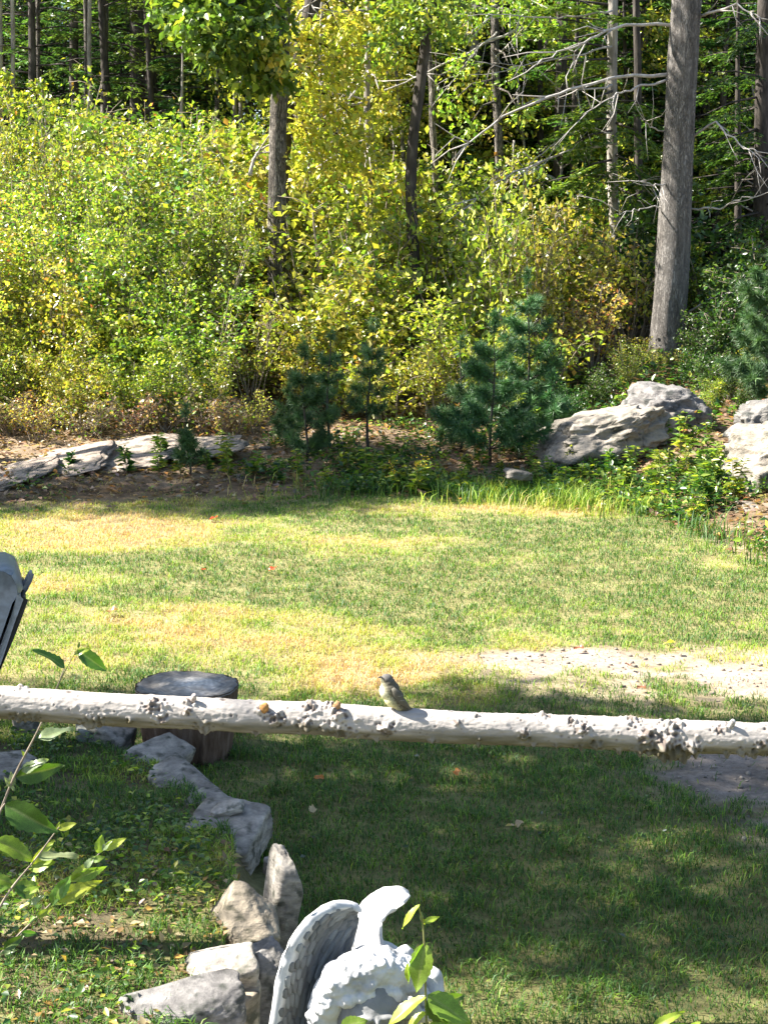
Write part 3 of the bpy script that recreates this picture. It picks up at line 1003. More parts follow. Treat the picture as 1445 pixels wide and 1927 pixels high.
# ------------------------------------------------------------------ lumps -> one remeshed body
def lumps(name, items, vox, mat, parent, colfn=None, smooth=3, noise=None):
    """items: (centre, radii(3), euler) ellipsoids or ('c', p0, p1, r0, r1) capsules; welded by a voxel remesh"""
    V, T, n = [], [], 0
    for it in items:
        if isinstance(it[0], str):
            _, p0, p1, r0, r1 = it
            k = 7
            pts = np.array([np.array(p0) + (np.array(p1) - np.array(p0)) * q / (k - 1) for q in range(k)])
            e = np.linspace(0, 1, k)
            v_, t_ = tube(pts, r0 + (r1 - r0) * e, 14)
            V.append(v_); T.append(t_ + n); n += len(v_)
            for p, r_ in ((p0, r0), (p1, r1)):
                bm = bmesh.new()
                bmesh.ops.create_icosphere(bm, subdivisions=2, radius=r_)
                v_ = np.array([q.co[:] for q in bm.verts]) + np.array(p)
                t_ = np.array([[l_.vert.index for l_ in f.loops] for f in bm.faces])
                bm.free()
                V.append(v_); T.append(t_ + n); n += len(v_)
        else:
            c, r_, rot = it
            bm = bmesh.new()
            bmesh.ops.create_icosphere(bm, subdivisions=3, radius=1)
            v_ = np.array([q.co[:] for q in bm.verts]) * np.array(r_)
            t_ = np.array([[l_.vert.index for l_ in f.loops] for f in bm.faces])
            bm.free()
            v_ = v_ @ np.array(Euler(rot).to_matrix()).T + np.array(c)
            V.append(v_); T.append(t_ + n); n += len(v_)
    tmp = add_mesh(name + '_tmp', np.concatenate(V), np.concatenate(T), mat, None, None)
    md = tmp.modifiers.new('r', 'REMESH')
    md.mode = 'VOXEL'
    md.voxel_size = vox
    if smooth:
        sm = tmp.modifiers.new('s', 'SMOOTH')
        sm.factor = .5
        sm.iterations = smooth
    dg = bpy.context.evaluated_depsgraph_get()
    me = bpy.data.meshes.new_from_object(tmp.evaluated_get(dg))
    tme = tmp.data
    bpy.data.objects.remove(tmp)
    bpy.data.meshes.remove(tme)
    v_ = np.zeros(len(me.vertices) * 3, np.float32)
    me.vertices.foreach_get('co', v_)
    v_ = v_.reshape(-1, 3)
    nr_ = np.zeros(len(me.vertices) * 3, np.float32)
    me.vertices.foreach_get('normal', nr_)
    nr_ = nr_.reshape(-1, 3)
    if noise:
        amp, sc_ = noise
        v_ = v_ + nr_ * (amp * fbm(v_[:, 0] * sc_, v_[:, 1] * sc_, v_[:, 2] * sc_, 4))[:, None]
    qs = [list(p.vertices) for p in me.polygons]
    q4 = [q for q in qs if len(q) == 4]
    t3 = [q for q in qs if len(q) == 3]
    c = colfn(v_, nr_) if colfn else None
    o = add_mesh(name, v_, t3 if t3 else None, mat, c, parent, smooth=True, quads=q4)
    bpy.data.meshes.remove(me)
    return o


# ------------------------------------------------------------------ angel statue
M['plaster'] = noisy_mat('weathered_white_cement', [(.25, (.26, .265, .26)), (.45, (.47, .47, .465)), (.75, (.56, .56, .555))], 26, bump=.55, bdist=.006, use_col=True, rough=.8, spec=.2)
SYD = 3.46
SP = at_z(700, 2090, 0)
ang_root = thing('angel_statue', 'white cement angel with raised wings and bowed curly head', 'statue', (at(700, 1880, SYD)[0], SYD, hz(0, SYD)))


def sp_(px, py, Y):
    return at(px, py, Y)


def wing_surface(name, A_, B_, th_a, th_b, curve, ns_=40, nt_=22):
    A_ = np.array([sp_(*q) for q in A_])
    B_ = np.array([sp_(*q) for q in B_])

    def resamp(P, n):
        s_ = np.concatenate([[0], np.cumsum(np.linalg.norm(np.diff(P, axis=0), axis=1))])
        s_ /= s_[-1]
        u_ = np.linspace(0, 1, n)
        Q = np.stack([np.interp(u_, s_, P[:, k]) for k in range(3)], -1)
        for _ in range(3):
            Q[1:-1] = (Q[:-2] + 2 * Q[1:-1] + Q[2:]) / 4
        return Q
    a = resamp(A_, ns_)
    b = resamp(B_, ns_)
    tt_ = np.linspace(0, 1, nt_)
    S = a[:, None] * (1 - tt_)[None, :, None] + b[:, None] * tt_[None, :, None]
    gu = np.gradient(S, axis=0)
    gv_ = np.gradient(S, axis=1)
    nrm_ = norm(np.cross(gu, gv_))
    flip = np.sign((nrm_ * (CAMP - S)).sum(-1).mean())
    nrm_ = nrm_ * flip
    S = S - nrm_ * (curve * np.sin(np.pi * tt_) ** 1.0)[None, :, None]
    prof = (th_a * (1 - tt_) ** 1.5 + th_b) * np.sqrt(np.clip(1 - (2 * np.clip(tt_, 0, 1) - 1) ** 8, .0, 1))
    endp = np.sqrt(np.clip(1 - (2 * np.linspace(0, 1, ns_) - 1) ** 12, 0, 1))
    h_ = prof[None] * endp[:, None]
    f_ = S + nrm_ * h_[..., None]
    k_ = S - nrm_ * h_[..., None]
    return S, nrm_, f_, k_, gu, gv_


def wing(name, A_, B_, th_a, th_b, curve, feathers=True, ns_=40, nt_=22):
    S, nrm_, f_, k_, gu, gv_ = wing_surface(name, A_, B_, th_a, th_b, curve, ns_, nt_)
    rel = .0030 * fbm(f_[..., 0] * 60, f_[..., 1] * 60, f_[..., 2] * 60, 3)
    f_ = f_ + nrm_ * rel[..., None]
    k_ = k_ - nrm_ * rel[..., None]
    v_ = np.concatenate([f_.reshape(-1, 3), k_.reshape(-1, 3)])
    K = ns_ * nt_
    q = []
    for i in range(ns_ - 1):
        for j in range(nt_ - 1):
            a0 = i * nt_ + j
            q.append([a0, a0 + 1, a0 + nt_ + 1, a0 + nt_])
            q.append([K + a0, K + a0 + nt_, K + a0 + nt_ + 1, K + a0 + 1])
    for i in range(ns_ - 1):
        a0, a1 = i * nt_, i * nt_ + nt_ - 1
        q.append([a0, a0 + nt_, K + a0 + nt_, K + a0])
        q.append([a1, K + a1, K + a1 + nt_, a1 + nt_])
    for j in range(nt_ - 1):
        q.append([j, K + j, K + j + 1, j + 1])
        e_ = (ns_ - 1) * nt_ + j
        q.append([e_, e_ + 1, K + e_ + 1, K + e_])
    tcol = np.linspace(0, 1, nt_)[None, :, None]
    grime_shade = sstep(.08, .2, tcol) * (1 if feathers else .0)  # weathered grey inside the wing, with the inner face's shade put into it
    cf = np.ones((ns_, nt_, 3)) * (1 - .58 * grime_shade) * np.array([1, 1, 1.0])
    cf = cf * (1 - .3 * grime_shade * (.5 + .5 * fbm(S[..., 0] * 30, S[..., 1] * 30, S[..., 2] * 30, 3))[..., None])
    c_ = np.concatenate([cf.reshape(-1, 3), np.ones((K, 3))])
    o = add_mesh(name, v_, None, M['plaster'], c_, ang_root, smooth=True, quads=q)
    if not feathers:
        return o
    # carved feathers: small ones near the leading edge, long flight feathers below
    protos = []

    def feather_mesh(lmul, col_):
        us = np.linspace(0, 1, 8)
        ws = np.linspace(-1, 1, 5)
        U_, W_ = np.meshgrid(us, ws, indexing='ij')
        wid = np.sqrt(np.clip(1 - (2 * U_ ** .8 - 1) ** 4, 0, 1)) * .5
        vv = np.stack([U_, W_ * wid, (.16 * (1 - W_ ** 2) + .03) * (.4 + .6 * U_)], -1).reshape(-1, 3)
        bot = vv.copy()
        bot[:, 2] = -.05
        q_ = []
        for i in range(7):
            for j in range(4):
                a0 = i * 5 + j
                q_.append([a0, a0 + 5, a0 + 6, a0 + 1])
        for i in range(7):
            for a0, a1 in ((i * 5, i * 5 + 5), (i * 5 + 9, i * 5 + 4)):
                q_.append([a0, 40 + a0, 40 + a1, a1])
        for j in range(4):
            q_.append([35 + j, 75 + j, 76 + j, 36 + j])
        me_o = add_mesh('feather', np.concatenate([vv, bot]), None, M['plaster'], np.repeat(np.array([col_]), 80, 0), None, smooth=True, quads=q_)
        me_ = me_o.data
        bpy.data.objects.remove(me_o)
        return me_
    ms = [feather_mesh(1, c) for c in ((.40, .41, .40), (.31, .32, .31), (.50, .52, .51))]
    rg = np.random.default_rng(5)
    ow = np.array(ang_root['_o'])
    rows = [(.13, 0, .030, .017), (.22, 0, .032, .018), (.31, 0, .036, .020), (.42, 0, .042, .020), (.53, 0, .052, .020), (.64, 0, .070, .020), (.75, 0, .09, .021), (.86, 0, .11, .021)]
    for ri, (t0, _, fl, fw) in enumerate(rows):
        cnt = 17
        for q_ in range(cnt):
            u_ = (q_ + .5 * (ri % 2) + rg.uniform(-.15, .15) + .3) / cnt
            i = int(np.clip(u_ * (ns_ - 1), 1, ns_ - 2))
            j = int(np.clip(t0 * (nt_ - 1), 1, nt_ - 2))
            p = f_[i, j]
            nn = nrm_[i, j]
            # pointing down along the wing, towards the tip at the lower left
            down = -norm(gu[i, j]) * FE_SIGN
            across = norm(gv_[i, j])
            mixw = .35 + .25 * (1 - i / ns_)
            d_ = norm(down * (1 - mixw * .5) + across * .35 * (1 - t0))
            d_ = norm(d_ - nn * (d_ @ nn))
            s_ = np.cross(nn, d_)
            sc_l = fl * rg.uniform(.8, 1.25) * (1 if i > 8 else .7)
            o2 = bpy.data.objects.new('feather', ms[int(rg.integers(3))])
            COL.objects.link(o2)
            o2.parent = o
            mt = Matrix(((d_[0] * sc_l, s_[0] * fw, nn[0] * .034, p[0] - ow[0]), (d_[1] * sc_l, s_[1] * fw, nn[1] * .034, p[1] - ow[1]), (d_[2] * sc_l, s_[2] * fw, nn[2] * .034, p[2] - ow[2]), (0, 0, 0, 1)))
            o2.matrix_local = mt
    return o


FE_SIGN = 1.0
wing('wing', [(485, 2080, 3.40), (500, 1990, 3.39), (513, 1905, 3.38), (524, 1830, 3.38), (546, 1768, 3.39), (586, 1718, 3.42), (630, 1697, 3.46), (664, 1698, 3.49), (680, 1716, 3.50)],
     [(560, 2080, 3.47), (590, 1985, 3.48), (612, 1915, 3.49), (630, 1865, 3.50), (646, 1825, 3.51), (658, 1795, 3.52), (667, 1768, 3.53), (672, 1745, 3.53), (676, 1728, 3.52)],
     .0125, .007, .014)
wing('wing', [(668, 1800, 3.60), (664, 1762, 3.60), (668, 1726, 3.61), (690, 1694, 3.61), (722, 1674, 3.60), (752, 1669, 3.58), (768, 1675, 3.57)],
     [(728, 1800, 3.53), (718, 1766, 3.53), (718, 1736, 3.53), (732, 1718, 3.53), (750, 1708, 3.53), (764, 1698, 3.54), (773, 1686, 3.56)],
     .014, .008, .006, feathers=False)


def scol(v_, n_):
    g_ = .5 + .5 * fbm(v_[:, 0] * 22, v_[:, 1] * 22, v_[:, 2] * 22, 4)
    return np.clip(np.repeat((1.0 - .35 * sstep(.5, .9, g_))[:, None], 3, 1), .3, 1.1)


hd = sp_(702, 1906, 3.36)
fd_ = norm(np.array([.16, -.975, -.10]))
fs_ = norm(np.cross(fd_, np.array([0, 0, 1.0])))
fu_ = np.cross(fs_, fd_)
body_items = [
    (sp_(712, 1850, 3.52), (.075, .06, .09), (0, 0, 0)),
    (sp_(708, 1800, 3.545), (.066, .048, .040), (0, .0, 0)),
    (sp_(745, 1812, 3.52), (.045, .040, .034), (0, .0, 0)),
    (sp_(700, 1960, 3.48), (.12, .11, .14), (0, 0, 0)),
    (sp_(700, 2080, 3.46), (.15, .14, .12), (0, 0, 0)),
    (hd - fd_ * .018, (.092, .080, .098), (-.3, .15, 0)),
    ('c', sp_(728, 1905, 3.46), hd, .045, .05),
    # far shoulder, arm folded so that the hand meets the cheek
    ('c', sp_(755, 1825, 3.50), sp_(812, 1842, 3.46), .040, .030),
    ('c', sp_(814, 1845, 3.46), sp_(822, 1900, 3.41), .028, .022),
    ('c', sp_(822, 1902, 3.41), sp_(792, 1912, 3.35), .021, .017),
    (sp_(780, 1906, 3.325), (.024, .014, .017), (0, .3, 0)),
    # near arm below the frame
    ('c', sp_(612, 1940, 3.44), sp_(650, 2010, 3.36), .038, .03),
    ('c', sp_(650, 2010, 3.36), sp_(735, 1990, 3.30), .028, .022),
]


def face(a, b, c):
    return hd + fs_ * a + fu_ * b + fd_ * (c - .012)


body_items += [
    (face(0, -.010, .088), (.010, .012, .018), (-.4, 0, 0)),          # nose
    (face(0, .006, .080), (.008, .010, .024), (-.4, 0, 0)),
    (face(-.030, -.022, .062), (.026, .022, .024), (0, 0, 0)),        # cheeks
    (face(.030, -.022, .062), (.026, .022, .024), (0, 0, 0)),
    (face(0, -.062, .055), (.022, .020, .018), (0, 0, 0)),            # chin
    (face(0, -.038, .078), (.018, .010, .006), (-.4, 0, 0)),          # lips
    (face(0, -.047, .075), (.015, .009, .006), (-.4, 0, 0)),
    (face(-.030, .022, .070), (.024, .012, .008), (-.3, 0, 0)),       # brows
    (face(.030, .022, .070), (.024, .012, .008), (-.3, 0, 0)),
    (face(-.027, .006, .069), (.013, .010, .009), (0, 0, 0)),         # closed eyes
    (face(.027, .006, .069), (.013, .010, .009), (0, 0, 0)),
]
for k in range(4):                                                    # fingers resting on the cheek
    p0 = sp_(782 - 2 * k, 1895 + 8 * k, 3.32)
    p1 = sp_(764 - 1.5 * k, 1888 + 9 * k, 3.305)
    body_items.append(('c', p0, p1, .0062, .0056))
    body_items.append(('c', p1, sp_(752 - k, 1892 + 10 * k, 3.305), .0056, .0048))
body_items.append(('c', sp_(786, 1893, 3.33), sp_(772, 1878, 3.315), .0075, .006))
lumps('body', body_items, .0042, M['plaster'], ang_root, lambda a_, b_: scol(a_, b_) * (.42 + .58 * sstep(.02, .07, np.linalg.norm(a_ - hd, axis=1) - .07))[:, None], smooth=3, noise=(.0012, 70))  # plaster greyer around the head, the face's shade put into its colour
CAMV = norm(CAMP - hd)
rg = np.random.default_rng(3)
hair = []


def curl(p, n_, r_, tr_r):
    """a ringlet: short tubes bent round the outward direction"""
    a_ = norm(np.cross(n_, norm(rg.standard_normal(3))))
    b_ = np.cross(n_, a_)
    ph = rg.uniform(0, 6.28)
    pts_ = [p + (a_ * math.cos(ph + q * 1.15) + b_ * math.sin(ph + q * 1.15)) * r_ * (1 - .11 * q) + n_ * .0015 * q for q in range(6)]
    for q in range(5):
        hair.append(('c', pts_[q], pts_[q + 1], tr_r, tr_r * .92))


hair.append((hd - fd_ * .050 + fu_ * .014, (.122, .082, .120), (0, 0, 0)))
for k in range(60):                                                   # thick wreath of hair round the face
    a_ = R(-25 + 265 * k / 59)
    rdirn = -fs_ * math.cos(a_) + fu_ * math.sin(a_)
    R_ = .112 + .008 * math.sin(2.3 * a_) + rg.uniform(-.008, .008)
    wl_ = (.027 + .007 * math.sin(a_ - .4)) * rg.uniform(.8, 1.2)
    if math.degrees(a_) < 30:
        wl_ *= .7
    hair.append((hd + rdirn * R_ - fd_ * .012, (wl_, wl_, wl_), (0, 0, 0)))
    hair.append((hd + rdirn * R_ - fd_ * .05, (wl_, wl_, wl_), (0, 0, 0)))
    for q in range(4):
        b_ = rg.uniform(-.9, 1.3)
        n_ = norm(rdirn * math.cos(b_) + fd_ * math.sin(b_))
        curl(hd + rdirn * R_ - fd_ * .014 + n_ * wl_ * .97, n_, rg.uniform(.006, .011), rg.uniform(.0035, .0052))
for k in range(16):                                                   # fringe curls over the brow
    a_ = R(rg.uniform(35, 150))
    rdirn = -fs_ * math.cos(a_) + fu_ * math.sin(a_)
    p = hd + rdirn * rg.uniform(.062, .092) + fd_ * rg.uniform(.014, .030)
    hair.append((p, (.015, .012, .014), (0, 0, 0)))
    curl(p, fd_, rg.uniform(.008, .012), .0055)
for k in range(9):                                                    # sleeve edge that rises towards the far shoulder
    u_ = k / 8
    p = sp_(724 + 38 * u_, 1832 - 36 * u_, 3.42 + .05 * u_)
    hair.append((p, (.032 - .009 * u_,) * 3, (0, 0, 0)))
for k in range(12):                                                   # hair falling over the near shoulder
    u_ = k / 11
    p = sp_(622 - 30 * u_, 1890 + 90 * u_, 3.36 + .02 * u_)
    hair.append((p, (.036, .030, .034), (0, 0, 0)))
    for q in range(3):
        n_ = norm(np.array([-.6, -.5, .5]) + rg.normal(0, .3, 3))
        curl(p + n_ * .033, n_, rg.uniform(.007, .011), .0045)
lumps('hair', hair, .0034, M['plaster'], ang_root, scol, smooth=3, noise=(.0016, 110))
bz = hz(ang_root.location.x, SYD)
robe = []
for k in range(9):
    a = k / 9 * 6.283
    c0 = np.array([ang_root['_o'][0] + .10 * math.cos(a), SYD + .09 * math.sin(a), 0])
    robe.append(('c', c0 + np.array([0, 0, .22]), c0 * np.array([1, 1, 0]) + np.array([.05 * math.cos(a), .05 * math.sin(a), bz + .012]), .05, .062))
robe.append((np.array([ang_root['_o'][0], SYD, bz + .12]), (.15, .14, .13), (0, 0, 0)))
lumps('robe', robe, .008, M['plaster'], ang_root, scol, smooth=3)

# ------------------------------------------------------------------ small bird on the rail
M['feathers'] = noisy_mat('bird_feathers', [(.3, (.85, .85, .85)), (.7, (1.12, 1.12, 1.12))], 160, (1, 1, .5), bump=.25, bdist=.002, use_col=True, rough=.8)


def bp_(px, py, dy=0.0):
    p = at(px, py, RY - .004)
    d = ray(px, py)
    return p + d / d[1] * dy


bfoot = bp_(748, 1335)
bird = thing('bird', 'small grey-brown bird with pale yellow belly perched on the rail', 'bird', tuple(bfoot))


def bcol(v_, n_):
    # coordinates measured in the bird's own frame: along the body axis and across it
    ax0, ax1 = bp_(758, 1330), bp_(725, 1280)
    ax = norm(ax1 - ax0)
    fr = norm(np.cross(ax, np.array([0, 1.0, 0])))
    if fr[0] > 0:
        fr = -fr
    s_ = (v_ - ax0) @ ax / np.linalg.norm(ax1 - ax0)
    f_ = (v_ - ax0 - ((v_ - ax0) @ ax)[:, None] * ax) @ fr / .032
    nz = .12 * fbm(v_[:, 0] * 260, v_[:, 1] * 260, v_[:, 2] * 260, 3)
    dark = np.array([.085, .076, .055])
    belly = np.array([.62, .58, .30])
    breast = np.array([.62, .60, .46])
    olive = np.array([.30, .28, .17])
    w_b = sstep(-.05, .5, f_ + nz)[:, None]
    fro = belly * (1 - sstep(.4, .9, s_))[:, None] + breast * sstep(.4, .9, s_)[:, None]
    c_ = dark * (1 - w_b) + (olive * (1 - sstep(.3, .75, f_ + nz))[:, None] + fro * sstep(.3, .75, f_ + nz)[:, None]) * w_b
    hd_ = bp_(730, 1277)
    hz_ = (v_ - hd_)
    head = sstep(.0205, .0165, np.linalg.norm(hz_ - np.array([0, 0, .004]), axis=1))[:, None] * sstep(-.010, -.004, hz_[:, 2] + .25 * hz_[:, 0])[:, None]
    c_ = c_ * (1 - head) + np.array([.10, .092, .085]) * head
    return np.clip(c_ * (1 + nz[:, None]), .02, .9)


lumps('body', [
    (bp_(728, 1279), (.0185, .0175, .0172), (0, .1, 0)),
    (bp_(731, 1287), (.0215, .0205, .020), (0, 0, 0)),
    (bp_(733, 1299), (.0300, .0275, .0285), (0, -.35, 0)),
    (bp_(741, 1313), (.0290, .027, .029), (0, -.6, 0)),
    (bp_(752, 1324), (.0205, .0195, .0245), (0, -.75, 0)),
    (bp_(763, 1333), (.008, .010, .014), (0, -.8, 0)),
], .0013, M['feathers'], bird, bcol, smooth=6)
M['birddark'] = paint_mat('bird_dark', (.045, .04, .036), .5)
M['wingbar'] = paint_mat('bird_wing', (.075, .068, .050), .7)


def bird_blade(name, path, wid, th, mat, dy, n=9):
    path = np.array([bp_(px, py, dy + dd) for px, py, dd in path])
    s_ = np.linspace(0, 1, len(path))
    u_ = np.linspace(0, 1, n)
    P = np.stack([np.interp(u_, s_, path[:, k]) for k in range(3)], -1)
    wv = np.interp(u_, np.linspace(0, 1, len(wid)), wid)
    tan = norm(np.gradient(P, axis=0))
    side = norm(np.cross(tan, np.array([0, 1.0, 0])))
    m_ = 10
    a_ = np.linspace(0, 2 * np.pi, m_, endpoint=False)
    v_ = (P[:, None] + side[:, None] * (np.cos(a_)[None, :, None] * wv[:, None, None]) + np.array([0, 1.0, 0]) * (np.sin(a_)[None, :, None] * (th * np.minimum(1, wv / max(wid) * 1.5))[:, None, None])).reshape(-1, 3)
    q = [[i * m_ + j, i * m_ + (j + 1) % m_, (i + 1) * m_ + (j + 1) % m_, (i + 1) * m_ + j] for i in range(n - 1) for j in range(m_)]
    tr = [[0, j + 1, j] for j in range(1, m_ - 1)] + [[(n - 1) * m_, (n - 1) * m_ + j, (n - 1) * m_ + j + 1] for j in range(1, m_ - 1)]
    return add_mesh(name, v_, tr, mat, None, bird, smooth=True, quads=q)


for dy in (-.0243, .0243):
    sgn = -1 if dy < 0 else 1
    w_ = bird_blade('wing', [(739, 1295, 0), (746, 1306, -.002 * -sgn), (756, 1319, 0), (766, 1328, -sgn * .004), (773, 1335, -sgn * .008)], [.005, .0115, .011, .006, .002], .0045, M['wingbar'], dy)
    if dy < 0:
        for (a, b) in (((745, 1311), (757, 1309)), ((752, 1318), (761, 1318))):
            v, t = tube(np.array([bp_(*a, dy - .0035), bp_((a[0] + b[0]) / 2, (a[1] + b[1]) / 2 + .5, dy - .0055), bp_(*b, dy - .003)]), .0012, 6)
            o2 = add_mesh('wing_bar', v, t, None, None, w_, origin=np.array(bird['_o']))
            o2.data.materials.append(paint_mat('bar_buff', (.18, .165, .125), .8))
bird_blade('tail', [(760, 1328, 0), (768, 1333, 0), (776, 1338, .002)], [.007, .0065, .006], .003, M['birddark'], 0.002, 5)
v, t = tube(np.array([bp_(717, 1274, -.006), bp_(713.5, 1274.5, -.008), bp_(710.5, 1276, -.009)]), [.0034, .0022, .0005], 8)
add_mesh('beak', v, t, M['birddark'], None, bird, smooth=True)
for dy in (-.0125, .006):
    bm = bmesh.new()
    bmesh.ops.create_icosphere(bm, subdivisions=2, radius=.0026)
    v = np.array([q.co[:] for q in bm.verts]) + bp_(718.5, 1275, dy)
    t = np.array([[l_.vert.index for l_ in f.loops] for f in bm.faces])
    bm.free()
    add_mesh('eye', v, t, M['black'], None, bird, smooth=True)
rail_top = float(np.interp(bfoot[0], rx, rzc)) + .052
for px, dy in ((747, -.006), (752, .008)):
    p0 = bp_(px, 1326, dy)
    p1 = p0.copy()
    p1[2] = rail_top - .002
    v, t = tube(np.array([p0, (p0 + p1) / 2, p1]), .0014, 6)
    lg = add_mesh('leg', v, t, M['birddark'], None, bird)
    for dx, ddy in ((-.007, -.004), (-.008, .001), (-.006, .005), (.006, 0)):
        v, t = tube(np.array([p1, p1 + np.array([dx * .6, ddy, .001]), p1 + np.array([dx, ddy * 1.3, -.002])]), .0011, 5)
        add_mesh('toe', v, t, M['birddark'], None, lg, origin=np.array(bird['_o']))

# ------------------------------------------------------------------ close leaves: every leaf an object of its own
def leaf_proto(name, col, serr=.06, wid=.52, cup=.18, droop=.25, wave=.03, seed=0):
    n = 15
    us = np.linspace(0, 1, n)
    ws = np.array([-1, -.6, -.18, 0, .18, .6, 1.0])
    U, W = np.meshgrid(us, ws, indexing='ij')
    half = wid * .5 * np.sin(np.pi * np.clip(U, 0, 1) ** .82) ** .85 * (1 - .25 * U)
    zig = np.where(np.arange(n) % 2 == 0, 1 + serr, 1 - serr)[:, None]
    half = half * np.where(np.abs(W) > .9, zig, 1)
    y = W * half
    vein = .012 * np.cos(U * 44 + np.abs(W) * 7) * np.abs(W) * (1 - np.abs(W) * .5)
    z = cup * np.abs(y) - droop * U ** 2 * .6 + wave * np.sin(U * 8 + seed) * W + vein * .6
    v = np.stack([U, y, z], -1).reshape(-1, 3)
    m = len(ws)
    q = [[i * m + j, (i + 1) * m + j, (i + 1) * m + j + 1, i * m + j + 1] for i in range(n - 1) for j in range(m - 1)]
    rg = np.random.default_rng(seed)
    c = np.repeat(np.array([col], float), len(v), 0)
    rib = (np.abs(W) < .1).reshape(-1)
    c[rib] = c[rib] * .6 + np.array([.28, .30, .12]) * .4
    c *= (1 + .10 * rg.standard_normal((len(v), 1)))
    o = add_mesh(name, v, None, M['leaf_big'], np.clip(c, .01, .8), None, smooth=True, quads=q)
    me = o.data
    bpy.data.objects.remove(o)
    return me


LP_GREEN = [leaf_proto('leaf_green', (.15, .25, .03), seed=k, droop=.15 + .15 * k, cup=.12 + .1 * k) for k in range(3)]
LP_LIGHT = [leaf_proto('leaf_light', (.30, .38, .04), seed=k + 5, droop=.2 + .1 * k) for k in range(3)]
LP_DARK = [leaf_proto('leaf_dark', (.07, .14, .02), seed=k + 9, droop=.25 + .1 * k, cup=.3) for k in range(2)]
LP_PALE = [leaf_proto('leaf_pale', (.24, .30, .15), seed=k + 12, droop=.1, wave=.06) for k in range(2)]
LSETS = {'g': LP_GREEN, 'l': LP_LIGHT, 'd': LP_DARK, 'p': LP_PALE}


def put_leaf(parent, b, tip, Y, kind='g', dy=0.0, roll=0.0, wmul=1.0, face_up=.5):
    """one leaf from its stalk end to its tip, both given as picture positions at distance Y (tip dy further)"""
    p0 = at(b[0], b[1], Y)
    p1 = at(tip[0], tip[1], Y + dy)
    d = p1 - p0
    ln = np.linalg.norm(d)
    d = d / ln
    view = norm(CAMP - p0)
    nn = norm(view * (1 - face_up) + np.array([0, 0, 1.0]) * face_up)
    nn = norm(nn - d * (nn @ d))
    s = np.cross(nn, d)
    c, q = math.cos(roll), math.sin(roll)
    s, nn = s * c + nn * q, nn * c - s * q
    ln *= 1.04
    o = bpy.data.objects.new('leaf', random.choice(LSETS[kind]))
    COL.objects.link(o)
    o.parent = parent
    po = np.array(parent['_o'])
    w = ln * wmul
    o.matrix_local = Matrix(((d[0] * ln, s[0] * w, nn[0] * ln, p0[0] - po[0]), (d[1] * ln, s[1] * w, nn[1] * ln, p0[1] - po[1]), (d[2] * ln, s[2] * w, nn[2] * ln, p0[2] - po[2]), (0, 0, 0, 1)))
    return o


def put_stem(parent, pts, r0, r1, mat='green_stem'):
    P = np.array([at(*p) for p in pts])
    n = 18
    s = np.linspace(0, 1, len(P))
    u = np.linspace(0, 1, n)
    Q = np.stack([np.interp(u, s, P[:, k]) for k in range(3)], -1)
    for _ in range(2):
        Q[1:-1] = (Q[:-2] + 2 * Q[1:-1] + Q[2:]) / 4
    v, t = tube(Q, np.linspace(r0, r1, n), 7, rough=.1)
    return add_mesh('stem', v, t, M[mat], None, parent, smooth=True)


def to_ground(px, py, Y):
    """stem points that run from a picture position down to the soil"""
    p = at(px, py, Y)
    return p


# sapling behind the rail at the left edge
YS = 4.32
sap = thing('sapling', 'thin leafy sapling at the left edge whose tip rises above the rail', 'sapling', tuple(at(-70, 1640, YS)))
zb = hz(at(-70, 1640, YS)[0], YS)
put_stem(sap, [(-75, 1790, YS), (-40, 1630, YS), (0, 1532, YS), (22, 1470, YS), (45, 1425, YS), (68, 1385, YS), (86, 1345, YS), (100, 1310, YS), (112, 1285, YS), (122, 1258, YS)], .0048, .0016, 'stem')
put_stem(sap, [(112, 1285, YS), (130, 1250, YS), (146, 1222, YS)], .0016, .001)
for a in [((122, 1257), (72, 1216), 'd', -.02, .4), ((146, 1224), (202, 1262), 'd', .02, .5), ((140, 1232), (168, 1218), 'l', .0, .2), ((148, 1220), (150, 1208), 'd', 0, 0),
          ((72, 1390), (137, 1368), 'p', .03, -.2), ((30, 1462), (118, 1444), 'd', .02, .9), ((42, 1452), (88, 1428), 'p', 0, .1), ((26, 1480), (22, 1452), 'p', .02, .2), ((28, 1488), (10, 1462), 'p', .0, .3), ((48, 1424), (42, 1412), 'l', 0, 0), ((2, 1488), (-14, 1470), 'l', 0, 0)]:
    put_leaf(sap, a[0], a[1], YS, a[2], a[3], a[4], wmul=.9)

